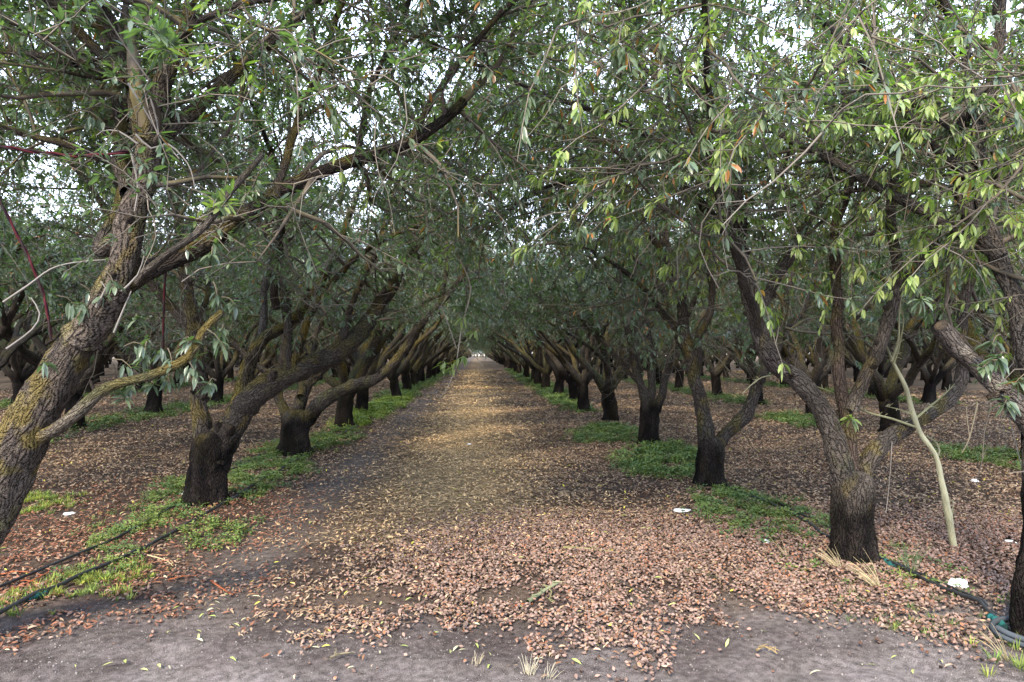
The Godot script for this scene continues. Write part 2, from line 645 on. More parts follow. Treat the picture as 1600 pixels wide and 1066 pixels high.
func soil_maps() -> Array:
	var coarse := noise_image(FastNoiseLite.FRACTAL_FBM, 21, 0.02, 1024, 1024, 5)
	var fine := noise_image(FastNoiseLite.FRACTAL_FBM, 22, 0.16, 1024, 1024, 3)
	var a := coarse.get_data()
	var f := fine.get_data()
	var h := PackedFloat32Array()
	var c := PackedFloat32Array()
	h.resize(1024 * 1024)
	c.resize(1024 * 1024)
	for k in 1024 * 1024:
		var r := a[k] / 255.0
		var g := f[k] / 255.0
		h[k] = r * 0.5 + g * 0.5
		c[k] = clampf(0.78 + (r - 0.5) * 0.45 + (g - 0.5) * 0.85, 0.2, 1.0)
	return [ImageTexture.create_from_image(grey(c, 1024, 1024)), ImageTexture.create_from_image(grey(h, 1024, 1024))]


func noise_tex(seed_: int, freq: float) -> ImageTexture:
	var a := noise_image(FastNoiseLite.FRACTAL_FBM, seed_, freq, 256, 64, 4)
	a.resize(256, 256, Image.INTERPOLATE_CUBIC)
	var b := a.get_data()
	var c := PackedFloat32Array()
	for k in b.size(): c.append(0.74 + 0.26 * b[k] / 255.0)
	return ImageTexture.create_from_image(grey(c, 256, 256))


func plain(col: Color, rough := 0.8) -> StandardMaterial3D:
	var m := StandardMaterial3D.new()
	m.albedo_color = col.linear_to_srgb()
	m.roughness = rough
	return m


func make_materials() -> void:
	var bm := bark_maps()
	var bark := StandardMaterial3D.new()
	bark.vertex_color_use_as_albedo = true
	bark.albedo_texture = bm[0]
	bark.roughness = 0.92
	bark.metallic_specular = 0.16
	bark.heightmap_enabled = true
	bark.heightmap_texture = bm[1]
	bark.heightmap_scale = 3.5
	M.bark = bark
	var twig := StandardMaterial3D.new()
	twig.vertex_color_use_as_albedo = true
	twig.roughness = 0.9
	twig.metallic_specular = 0.2
	M.twig = twig
	var leaf := StandardMaterial3D.new()
	leaf.vertex_color_use_as_albedo = true
	leaf.roughness = 0.36
	leaf.metallic_specular = 0.65
	leaf.backlight_enabled = true
	leaf.backlight = Color(0.85, 1.0, 0.55)
	M.leaf = leaf
	var herb := StandardMaterial3D.new()
	herb.vertex_color_use_as_albedo = true
	herb.roughness = 0.6
	herb.metallic_specular = 0.35
	herb.backlight_enabled = true
	herb.backlight = Color(0.5, 0.6, 0.3)
	M.herb = herb
	var litter := StandardMaterial3D.new()
	litter.vertex_color_use_as_albedo = true
	litter.roughness = 0.95
	litter.metallic_specular = 0.15
	M.litter = litter
	var sm := soil_maps()
	var soil := StandardMaterial3D.new()
	soil.vertex_color_use_as_albedo = true
	soil.albedo_texture = sm[0]
	soil.roughness = 0.95
	soil.metallic_specular = 0.12
	soil.heightmap_enabled = true
	soil.heightmap_texture = sm[1]
	soil.heightmap_scale = 0.9
	soil.uv1_triplanar = true
	soil.uv1_world_triplanar = true
	soil.uv1_scale = Vector3.ONE * 0.74
	M.soil = soil
	var pm := StandardMaterial3D.new()
	pm.vertex_color_use_as_albedo = true
	pm.albedo_texture = noise_tex(31, 0.05)
	pm.heightmap_enabled = true
	pm.heightmap_texture = pm.albedo_texture
	pm.heightmap_scale = 0.5
	pm.uv1_scale = Vector3(2, 0.6, 1)
	pm.roughness = 0.8
	pm.metallic_specular = 0.25
	M.pale = pm
	M.hose = plain(Color(0.012, 0.012, 0.013), 0.45)


# ---------------------------------------------------------------- ground
func litter_share(x: float, z: float) -> float:    # how much of the ground fallen hulls and leaves cover, 0 to 1
	var e := edge_z(x)
	var s := smoothstep(e + 0.12, e - 0.25, z)
	var nz := patchy.get_noise_2d(x * 3.0, z * 2.0)
	s *= clampf(0.82 + 0.5 * nz, 0.15, 1.0)
	var ragged := smoothstep(-6.2, -4.2, z) * lerpf(1.0, 0.55, smoothstep(0.0, 1.2, x))
	s *= lerpf(1.0, smoothstep(-0.22, 0.10, bump.get_noise_2d(x * 3.4 + 7.0, z * 3.4)), ragged)
	if rng.randf() < 0.03 * smoothstep(e + 0.7, e, z): s = 1.0
	var track := absf(x + 1.75)
	s *= 1.0 - 0.75 * exp(-track * track * 9.0) * smoothstep(-0.25, 0.35, patchy.get_noise_2d(x * 2.0 + 9.0, z * 1.1)) * smoothstep(-4.6, -5.6, z)
	if x < -1.1: s *= lerpf(0.55, 1.0, smoothstep(-0.3, 0.25, patchy.get_noise_2d(x * 5.0 + 3.0, z * 5.0)))
	return s


func soil_color(x: float, z: float) -> Color:
	var a := patchy.get_noise_2d(x * 1.7, z * 1.7)
	var b := patchy.get_noise_2d(x * 8.0 + 50.0, z * 8.0)
	var road := Color(0.215, 0.184, 0.178).lerp(Color(0.115, 0.095, 0.090), clampf(0.45 + 0.9 * a + 0.7 * b, 0, 1))
	var damp := smoothstep(-3.1, -4.1, z) * 0.55
	road = road.lerp(Color(0.085, 0.066, 0.062), damp * clampf(0.6 + a + b * 0.8, 0, 1))
	var floor_ := Color(0.125, 0.092, 0.074).lerp(Color(0.075, 0.052, 0.042), clampf(0.5 + 1.2 * b, 0, 1))
	var strip := exp(-pow((x + 0.25 + 0.3 * a) / 0.95, 2.0)) * smoothstep(-5.2, -6.6, z)
	floor_ = floor_.lerp(Color(0.36, 0.25, 0.14), strip * 0.85)
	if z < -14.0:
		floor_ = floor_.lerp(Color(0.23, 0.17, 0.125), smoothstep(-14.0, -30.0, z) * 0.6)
	var track := absf(x + 1.75)
	floor_ = floor_.lerp(Color(0.165, 0.142, 0.135), 0.7 * exp(-track * track * 7.0))
	var c := road.lerp(floor_, smoothstep(-3.9, -4.7, z + 0.3 * b))
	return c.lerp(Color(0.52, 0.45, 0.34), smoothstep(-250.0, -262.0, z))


func spread_lines(near: float, step: float, far: float) -> PackedFloat32Array:
	var out := PackedFloat32Array([0.0])
	var v := 0.0
	while v < far:
		v += step if v < near else maxf(step, (v - near) * 0.12 + step)
		out.append(v)
	return out


func make_ground() -> void:
	var mk := Maker.new()
	var xs := PackedFloat32Array()
	var half := spread_lines(7.0, 0.085, 600.0)
	for k in range(half.size() - 1, 0, -1): xs.append(-half[k])
	xs.append_array(half)
	var zs := PackedFloat32Array()
	for k in 8: zs.append(40.0 * pow((8.0 - k) / 8.0, 2.0) - 1.6)
	for v in spread_lines(14.0, 0.085, 900.0): zs.append(-1.6 - v)
	for z in zs:
		for x in xs:
			var g := 0.25
			var nn := Vector3(ground_height(x - g * 0.2, z) - ground_height(x + g * 0.2, z), g * 0.4, ground_height(x, z - g * 0.2) - ground_height(x, z + g * 0.2)).normalized()
			mk.point(Vector3(x, ground_height(x, z), z), nn, soil_color(x, z))
	var w := xs.size()
	for r in zs.size() - 1:
		for s in w - 1:
			var a := r * w + s
			mk.tri(a, a + w, a + w + 1)
			mk.tri(a, a + w + 1, a + 1)
	piece("ground", mk.mesh(), M.soil, null, "structure")


func in_view(p: Vector3, margin: float) -> bool:
	var d := looking.inverse() * (p - EYE)
	if d.z > -0.5: return false
	return absf(d.x / -d.z) < 0.75 * margin and absf(d.y / -d.z) < 0.5 * margin


func hull_mesh(open: bool) -> ArrayMesh:
	var mk := Maker.new()
	var sides := 8
	var rings := 6
	var skin := Color(0.210, 0.156, 0.130)
	var nut := Color(0.29, 0.105, 0.032)
	for r in rings + 1:
		var t := float(r) / rings
		for s in sides + 1:
			var a := TAU * (s % sides) / sides
			var prof := sin(PI * clampf(t, 0.02, 0.98)) * (1.0 + 0.18 * cos(PI * t))
			var y := sin(a) * prof * 0.0115
			var z := cos(a) * prof * 0.0145
			var seam := exp(-pow((a - PI / 2) / 0.42, 2.0))
			y -= seam * prof * (0.0045 if open else 0.0015)
			var p := Vector3((t - 0.5) * 0.039, y, z)
			var col := nut if open and seam > 0.45 and t > 0.12 and t < 0.9 else skin
			mk.point(p, Vector3((t - 0.5) * 30.0 * 0.02, sin(a), cos(a)).normalized(), col)
	for r in rings:
		for s in sides:
			var a := r * (sides + 1) + s
			var b := a + sides + 1
			mk.tri(a, b + 1, b)
			mk.tri(a, a + 1, b + 1)
	return mk.mesh()


func dry_leaf_mesh(curl: float) -> ArrayMesh:
	var mk := Maker.new()
	add_leaf(mk, Vector3(-0.035, 0.004, 0), Vector3(1, 0.35 * curl, 0), Vector3(0, 1, 0.3 * curl), 0.07, 0.02, 0.9 * curl, Color.WHITE, true)
	return mk.mesh()


func straw_mesh() -> ArrayMesh:
	var mk := Maker.new()
	tube(mk, PackedVector3Array([Vector3(-0.05, 0, 0), Vector3(0, 0.006, 0.006), Vector3(0.05, 0.001, 0)]), PackedFloat32Array([0.0016, 0.0018, 0.001]), 3, {"base": Color.WHITE, "moss": 0.0}, 0)
	for k in mk.c.size(): mk.c[k] = Color.WHITE
	return mk.mesh()


func scatter(called: String, m: Mesh, mat: Material, spots: Array, colors: Array, label: String, category: String, parent: Node = null) -> MultiMeshInstance3D:
	var mm := MultiMesh.new()
	mm.transform_format = MultiMesh.TRANSFORM_3D
	mm.use_colors = true
	mm.mesh = m
	mm.instance_count = spots.size()
	for k in spots.size():
		mm.set_instance_transform(k, spots[k])
		mm.set_instance_color(k, colors[k])
	var o := MultiMeshInstance3D.new()
	o.multimesh = mm
	o.material_override = mat
	o.name = numbered(called)
	add_child(o, true)
	tag(o, label, category, "", "stuff")
	return o


func lying(p: Vector3, size: float, rough: float, lift: float) -> Transform3D:
	var b := Basis.from_euler(Vector3(rng.randf_range(-rough, rough), rng.randf() * TAU, rng.randf_range(-rough, rough)))
	return Transform3D(b.scaled(Vector3.ONE * size), p + Vector3.UP * lift)


func litter_color(x: float, z: float) -> Color:
	var k := rng.randf_range(0.6, 1.35)
	var c := Color(0.25, 0.175, 0.115)
	var strip := exp(-pow((x + 0.25) / 1.0, 2.0)) * smoothstep(-4.9, -6.2, z)
	var red := smoothstep(-1.0, -2.0, x) * smoothstep(-10.0, -6.0, z)
	var u := rng.randf()
	if u < strip * 0.85: c = Color(0.52, 0.355, 0.19)
	elif u > 1.0 - red * 0.75: c = Color(0.17, 0.078, 0.05)
	elif rng.randf() < 0.3: c = Color(0.30, 0.215, 0.15)
	elif rng.randf() < 0.2: c = Color(0.20, 0.105, 0.06)
	if rng.randf() < 0.012: c = Color(0.40, 0.36, 0.07)
	return Color(c.r * k, c.g * k, c.b * k)


func make_litter() -> void:
	var leaves := [[], [], []]
	var tints := [[], [], []]
	var straws := []
	var straw_tints := []
	var hulls := [[], []]
	var hull_tints := [[], []]
	# [nearest z, farthest z, half width, leaves per square metre, hulls per square metre, size]
	for band in [[-3.0, -7.0, 6.5, 1300.0, 3200.0, 0.75], [-7.0, -12.0, 10.5, 950.0, 480.0, 0.85], [-12.0, -20.0, 16.0, 460.0, 60.0, 1.1], [-20.0, -34.0, 20.0, 120.0, 0.0, 1.8], [-34.0, -60.0, 22.0, 30.0, 0.0, 3.0]]:
		var area: float = (band[0] - band[1]) * band[2] * 2.0
		for pick in 2:
			for k in int(area * band[3 + pick]):
				var x := rng.randf_range(-band[2], band[2])
				var z := rng.randf_range(band[1], band[0])
				if not in_view(Vector3(x, 0, z), 1.4): continue
				var s := litter_share(x, z)
				if rng.randf() > s: continue
				var covered := false
				for spot in bare_spots:
					if Vector2(x - spot.x, z - spot.z).length() < spot.y: covered = true
				if covered: continue
				var p := Vector3(x, ground_height(x, z), z)
				if pick == 0:
					var heap := smoothstep(-0.6, 0.2, x) * smoothstep(-6.6, -5.4, z)
					if rng.randf() < heap * 0.35: continue
					var strip := exp(-pow((x + 0.25) / 1.0, 2.0)) * smoothstep(-4.9, -6.2, z)
					if rng.randf() < strip * 0.42:
						straws.append(lying(p, rng.randf_range(0.6, 1.3) * band[5], 0.22, 0.012))
						var q := rng.randf_range(0.7, 1.25)
						straw_tints.append(Color(0.56 * q, 0.41 * q, 0.235 * q))
					else:
						var v := rng.randi() % 3
						leaves[v].append(lying(p, rng.randf_range(0.55, 1.0) * band[5], 0.5, 0.010 + rng.randf() * 0.012))
						tints[v].append(litter_color(x, z))
				else:
					var heap := smoothstep(-1.6, 0.4, x) * smoothstep(-7.4, -5.6, z)
					heap = maxf(heap, 0.30 * smoothstep(-0.5, 1.2, x))
					heap = maxf(heap, 0.16 * smoothstep(-6.5, -4.6, z))
					if rng.randf() > heap: continue
					var v := 1 if rng.randf() < 0.32 else 0
					hulls[v].append(lying(p, rng.randf_range(0.52, 0.84) * (1.0 if band[5] < 1.2 else 1.25), 0.7, 0.010 + rng.randf() * 0.022 * heap))
					var q := rng.randf_range(0.28, 1.25)
					var warm := rng.randf()
					hull_tints[v].append(Color(q, q * lerpf(0.86, 1.0, warm), q * lerpf(0.82, 1.0, warm)))
	var lm := [dry_leaf_mesh(0.4), dry_leaf_mesh(1.0), dry_leaf_mesh(-0.8)]
	for v in 3:
		scatter("leaf_litter", lm[v], M.litter, leaves[v], tints[v], ["flat dry brown leaves strewn over the whole orchard floor", "curled dry brown leaves strewn over the whole orchard floor", "arched dry brown leaves strewn over the whole orchard floor"][v], "leaf litter")
	scatter("straw_litter", straw_mesh(), M.litter, straws, straw_tints, "pale dry straw strewn along the middle of the aisle", "straw")
	var grit := []
	var grit_tints := []
	for k in 26000:
		var x := rng.randf_range(-4.2, 4.2)
		var z := rng.randf_range(-5.2, -2.6)
		if not in_view(Vector3(x, 0, z), 1.15): continue
		var near_edge := exp(-absf(z - edge_z(x)) * 2.2)
		if rng.randf() > 0.25 + 0.75 * near_edge or patchy.get_noise_2d(x * 6.0, z * 6.0) < rng.randf_range(-0.5, 0.25): continue
		grit.append(lying(Vector3(x, ground_height(x, z), z), rng.randf_range(0.5, 1.0) * (1.0 if rng.randf() < 0.9 else 1.8), 3.0, 0.001))
		var q := rng.randf_range(0.07, 0.24)
		grit_tints.append(Color(q, q * 0.88, q * 0.82))
	var gm := Maker.new()
	for r in 4:
		for c in 6:
			var a := TAU * c / 5.0
			var t := PI * r / 3.0
			gm.point(Vector3(cos(a) * sin(t), cos(t) * 0.7, sin(a) * sin(t)) * 0.0042, Vector3(cos(a) * sin(t), cos(t), sin(a) * sin(t)), Color.WHITE)
	for r in 3:
		for c in 5:
			gm.tri(r * 6 + c, (r + 1) * 6 + c + 1, r * 6 + c + 1)
			gm.tri(r * 6 + c, (r + 1) * 6 + c, (r + 1) * 6 + c + 1)
	scatter("grit", gm.mesh(), M.litter, grit, grit_tints, "fine grit scattered over the bare dirt in front", "grit")
	var hm := [hull_mesh(false), hull_mesh(true)]
	var one := 0
	for v in 2:
		var order := []
		for k in hulls[v].size(): order.append([hulls[v][k].origin.distance_to(EYE), k])
		order.sort()
		var rest := []
		var rest_tints := []
		for j in order.size():
			var k: int = order[j][1]
			if j < (170 if v == 0 else 130):
				var key := int(hull_tints[v][k].r * 5.0)
				var mat: StandardMaterial3D = M.get_or_add("hull_%d" % key, hull_material(key))
				var o := piece("almond_hull", hm[v], mat)
				o.transform = hulls[v][k]
				var tone: String = "dark brown" if key < 3 else ("pale pinkish" if key > 4 else "greyish brown")
				var x: float = o.position.x
				var zone: String = "on the bare dirt left of the hull carpet" if x < -0.5 else ("in the hull tongue at the lower centre" if x < 1.0 else ("along the carpet front right of the tongue" if x < 2.0 else "at the carpet's right end by the hoses"))
				if v == 0: tag(o, "%s closed almond hull %s" % [tone, zone], "almond hull", "%s closed hulls %s" % [tone, zone])
				else: tag(o, "%s split almond hull, nut showing, %s" % [tone, zone], "almond hull", "%s split hulls %s" % [tone, zone])
			else:
				rest.append(hulls[v][k])
				rest_tints.append(hull_tints[v][k])
		scatter("almond_hull_carpet", hm[v], M.litter, rest, rest_tints, ["closed greyish almond hulls carpeting the right half of the aisle", "split almond hulls with orange nuts carpeting the right half of the aisle"][v], "almond hulls")


func hull_material(key: int) -> StandardMaterial3D:
	var m := StandardMaterial3D.new()
	m.vertex_color_use_as_albedo = true
	var q := 0.15 + key * 0.2
	m.albedo_color = Color(q, q * 0.93, q * 0.91).linear_to_srgb()
	m.roughness = 0.95
	m.metallic_specular = 0.15
	return m


# ---------------------------------------------------------------- weeds, grass
func weed_mesh(broad: bool, leaves: int, height: float) -> ArrayMesh:
	var mk := Maker.new()
	for k in leaves:
		var a := rng.randf() * TAU
		var out := Vector3(cos(a), 0, sin(a))
		if broad and k % 4 == 3:
			var q := rng.randf_range(0.8, 1.7)
			add_lance(mk, out * rng.randf_range(0.0, 0.05), out * rng.randf_range(0.2, 0.8) + Vector3.UP, out * -1.0 + Vector3.UP * 0.4, height * rng.randf_range(0.8, 2.0), 0.005, 0.9, Color(q, q, q * 0.7))
		elif broad:
			var p := out * rng.randf_range(0.0, 0.05) + Vector3.UP * rng.randf_range(0.2, 1.0) * height
			var q := rng.randf_range(0.7, 1.3)
			add_leaf(mk, p, out + Vector3.UP * rng.randf_range(-0.1, 0.6), Vector3(rng.randf_range(-0.3, 0.3), 1, rng.randf_range(-0.3, 0.3)), rng.randf_range(0.025, 0.045), rng.randf_range(0.018, 0.03), 0.7, Color(q, q, q), true)
		else:
			var q := rng.randf_range(0.7, 1.3)
			add_leaf(mk, out * rng.randf_range(0.0, 0.03), out * rng.randf_range(0.15, 0.7) + Vector3.UP, out * -1.0 + Vector3.UP * 0.4, height * rng.randf_range(0.5, 1.2), 0.006, 0.8, Color(q, q, q), true)
	return mk.mesh()


func patch(label: String, pts: Array, broad: bool, tone: Color, per: float, size: float, category := "weeds") -> void:
	# pts: outline on the ground
	var poly := PackedVector2Array()
	var lo := Vector2(1e9, 1e9)
	var hi := -lo
	for p in pts:
		var q := Vector2(p.x, p.z)
		poly.append(q)
		lo = lo.min(q)
		hi = hi.max(q)
	var spots := []
	var tints := []
	for k in int((hi.x - lo.x + 0.4) * (hi.y - lo.y + 0.4) * per * 0.62):
		var q := Vector2(rng.randf_range(lo.x - 0.2, hi.x + 0.2), rng.randf_range(lo.y - 0.2, hi.y + 0.2))
		var n := patchy.get_noise_2d(q.x * 11.0, q.y * 11.0)
		if n < -0.02 + rng.randf_range(-0.14, 0.14): continue
		if not Geometry2D.is_point_in_polygon(q + Vector2(rng.randfn(0, 0.11), rng.randfn(0, 0.14)), poly): continue
		spots.append(lying(Vector3(q.x, ground_height(q.x, q.y), q.y), size * rng.randf_range(0.6, 1.25), 0.2, 0.0))
		var f := rng.randf_range(0.7, 1.3)
		var c := tone.lerp(Color(tone.r * 1.9, tone.g * 1.35, tone.b), clampf(0.35 + n + rng.randf_range(-0.6, 0.6), 0, 1))
		tints.append(Color(c.r * f, c.g * f, c.b * f))
	if spots.size() == 0: return
	scatter("weed_patch" if broad else "grass_patch", M.weed if broad else M.grass, M.herb, spots, tints, label, category)


func outline(marks: Array) -> Array:
	var out := []
	for m in marks: out.append(on_ground(m[0], m[1]))
	return out


func tuft(where: Vector3, blades: int, height: float, lean: Vector3, col: Color, label: String, called: String, category: String) -> void:
	var root := thing(called, where, label, category)
	for k in blades:
		var mk := Maker.new()
		var a := rng.randf() * TAU
		var out := Vector3(cos(a), 0, sin(a))
		var d := (Vector3.UP + lean + out * rng.randf_range(0.1, 0.5)).normalized()
		var h := height * rng.randf_range(0.5, 1.1)
		var q := rng.randf_range(0.75, 1.2)
		var p := out * rng.randf_range(0, 0.03)
		var line := PackedVector3Array()
		var rad := PackedFloat32Array()
		for j in 5:
			line.append(p)
			rad.append(lerpf(0.0022, 0.0008, j / 4.0))
			p += d * h / 4.0
			d = (d + Vector3.DOWN * 0.12 + lean * 0.1).normalized()
		tube(mk, line, rad, 3, {"base": Color(col.r * q, col.g * q, col.b * q), "moss": 0.0}, 0)
		piece("stalk", mk.mesh(), M.twig, root)


# ---------------------------------------------------------------- things
func hose(label: String, marks: Array, r: float, lift := 0.012) -> void:
	var pts := []
	for m in marks:
		var p := on_ground(m[0], m[1])
		pts.append(p + Vector3.UP * (r + lift))
	var line := smooth_line(pts, 0.08)
	for k in line.size():
		line[k].y = ground_height(line[k].x, line[k].z) + r + 0.016 + 0.022 * absf(gnarl.get_noise_2d(line[k].x, line[k].z))
		line[k].x += 0.03 * gnarl.get_noise_2d(line[k].z * 0.8, pts[0].x)
	var rad := PackedFloat32Array()
	for k in line.size(): rad.append(r)
	var mk := Maker.new()
	tube(mk, line, rad, 10, {"base": Color.WHITE, "moss": 0.0}, 0)
	var o := piece("drip_hose", mk.mesh(), M.hose)
	tag(o, label, "hose")


func white_lump(px: float, py: float, w: float, h: float, label: String) -> void:
	var p := on_ground(px, py)
	var mk := Maker.new()
	var s0 := rng.randf() * 90.0
	var rings := 9
	var sides := 18
	for r in rings + 1:
		var t := float(r) / rings * PI * 0.5
		for s in sides + 1:
			var a := TAU * (s % sides) / sides
			var d := Vector3(cos(a) * cos(t), sin(t), sin(a) * cos(t))
			var k := 1.0 + 0.35 * gnarl.get_noise_3d(d.x * 1.3 + s0, d.y * 1.3, d.z * 1.3) + 0.07 * gnarl.get_noise_3d(d.x * 7.0 + s0, d.y * 7.0, d.z * 7.0)
			mk.point(Vector3(d.x * w, d.y * h, d.z * w * 0.8) * k - Vector3.UP * 0.004, Vector3(d.x * h, d.y * w, d.z * h).normalized(), Color(0.70, 0.69, 0.69))
	for r in rings:
		for s in sides:
			var a := r * (sides + 1) + s
			var b := a + sides + 1
			mk.tri(a, b + 1, b)
			mk.tri(a, a + 1, b + 1)
	bare_spots.append(Vector3(p.x, w * 1.5, p.z + w * 0.8))
	var o := piece("white_chunk", mk.mesh(), M.twig)
	o.position = p
	o.rotation.y = rng.randf() * TAU
	tag(o, label, "white chunk", "white chunks lying on the orchard floor")


func cord(label: String, pts: Array, called: String) -> void:
	var line := smooth_line(pts, 0.02)
	var root := thing(called, pts[0], label, "cord")
	for strand in 2:
		var l2 := PackedVector3Array()
		var rad := PackedFloat32Array()
		for k in line.size():
			var a := k * 0.55 + strand * PI
			l2.append(line[k] - pts[0] + Vector3(0, cos(a), sin(a)) * 0.0055)
			rad.append(0.006)
		var mk := Maker.new()
		tube(mk, l2, rad, 6, {"base": [Color(0.065, 0.015, 0.02), Color(0.028, 0.018, 0.02)][strand], "moss": 0.0}, 0)
		piece("strand", mk.mesh(), M.twig, root)


func stick(mk: Maker, pts: Array, r0: float, r1: float, col: Color, sides := 6) -> void:
	var line := smooth_line(pts, 0.06)
	tube(mk, line, radius_line(line, r0, r1), sides, {"base": col, "moss": 0.0}, 0)


# one spray of big near leaves, each leaf a part of its tree
func spray(root: Node3D, tip: Vector3, from: Vector3, count: int, kind: int, size := 1.0) -> void:
	var mk := Maker.new()
	stick(mk, [from - root.position, from.lerp(tip, 0.5) + Vector3(0, 0.02, 0) - root.position, tip - root.position], 0.004, 0.0018, Color(0.12, 0.10, 0.07), 5)
	var shoot := piece("twig", mk.mesh(), M.twig, root)
	var along := (tip - from).normalized()
	for k in count:
		var t := rng.randf_range(0.45, 1.02)
		var a := rng.randf() * TAU
		var w := along.cross(Vector3.UP).normalized()
		var side := w * cos(a) + w.cross(along) * sin(a)
		var d := (side + along * 0.5 + Vector3.DOWN * 0.55).normalized()
		var m := Maker.new()
		var up := (Vector3.UP + Vector3(rng.randf_range(-0.4, 0.4), 0, rng.randf_range(-0.4, 0.4))).normalized()
		if absf(d.dot(up)) > 0.93: up = Vector3(0.6, 0.2, 0.77)
		add_leaf(m, Vector3.ZERO, d, up, rng.randf_range(0.085, 0.125) * size, rng.randf_range(0.026, 0.034) * size, rng.randf_range(0.2, 0.9), leaf_tint(kind), true)
		var o := piece("leaf", m.mesh(), M.leaf, shoot)
		o.position = from.lerp(tip, t) - root.position


# ---------------------------------------------------------------- the place
func _ready() -> void:
	# camera
	var cam := Camera3D.new()
	cam.name = "camera"
	looking = Basis.from_euler(Vector3(atan(17.0 / FOCAL), -atan(52.0 / FOCAL), 0))
	cam.transform = Transform3D(looking, EYE)
	cam.fov = rad_to_deg(2.0 * atan(533.0 / FOCAL))
	cam.near = 0.05
	cam.far = 2500.0
	add_child(cam)
	cam.current = true
	# sky and exposure
	var env := Environment.new()
	env.background_mode = Environment.BG_SKY
	var sm := ProceduralSkyMaterial.new()
	sm.sky_top_color = Color(0.70, 0.77, 0.88)
	sm.sky_horizon_color = Color(0.84, 0.87, 0.93)
	sm.sky_curve = 0.25
	sm.ground_bottom_color = Color(0.30, 0.26, 0.22)
	sm.ground_horizon_color = Color(0.45, 0.42, 0.38)
	var sky := Sky.new()
	sky.sky_material = sm
	env.sky = sky
	env.tonemap_mode = Environment.TONE_MAPPER_LINEAR
	env.tonemap_exposure = 7.0
	env.sdfgi_enabled = true
	env.ssao_enabled = true
	env.ssil_enabled = true
	var we := WorldEnvironment.new()
	we.name = "environment"
	we.environment = env
	add_child(we)
	# a veiled sun, high behind the left shoulder
	var sun := DirectionalLight3D.new()
	sun.name = "sun"
	sun.light_energy = 0.5
	sun.light_color = Color(1.0, 0.95, 0.86)
	sun.light_angular_distance = 10.0
	sun.shadow_enabled = true
	add_child(sun)
	sun.look_at_from_position(Vector3.ZERO, -Vector3(-0.34, 0.66, 0.68))

	bump.seed = 3; bump.frequency = 0.45; bump.noise_type = FastNoiseLite.TYPE_SIMPLEX_SMOOTH; bump.fractal_octaves = 3
	patchy.seed = 11; patchy.frequency = 0.22; patchy.noise_type = FastNoiseLite.TYPE_SIMPLEX_SMOOTH; patchy.fractal_octaves = 3
	gnarl.seed = 17; gnarl.frequency = 1.0; gnarl.noise_type = FastNoiseLite.TYPE_SIMPLEX_SMOOTH; gnarl.fractal_octaves = 3
	fissure.seed = 23; fissure.frequency = 2.2; fissure.noise_type = FastNoiseLite.TYPE_SIMPLEX_SMOOTH; fissure.fractal_type = FastNoiseLite.FRACTAL_RIDGED; fissure.fractal_octaves = 3
	make_materials()
	make_ground()

	rng.seed = 41
	for p in [-1.2, -0.7, -0.3, 0.1, 0.5, 0.9, 1.3]:
		for k in 2:
			twigs_droop.append(make_twig(p, 24, true, 0.5))
			twigs_fine.append(make_twig(p, 24, true))
			twigs_coarse.append(make_twig(p, 20, false))

	near_trees()
	orchard()
	make_small_things()
	rng.seed = 77
	make_litter()


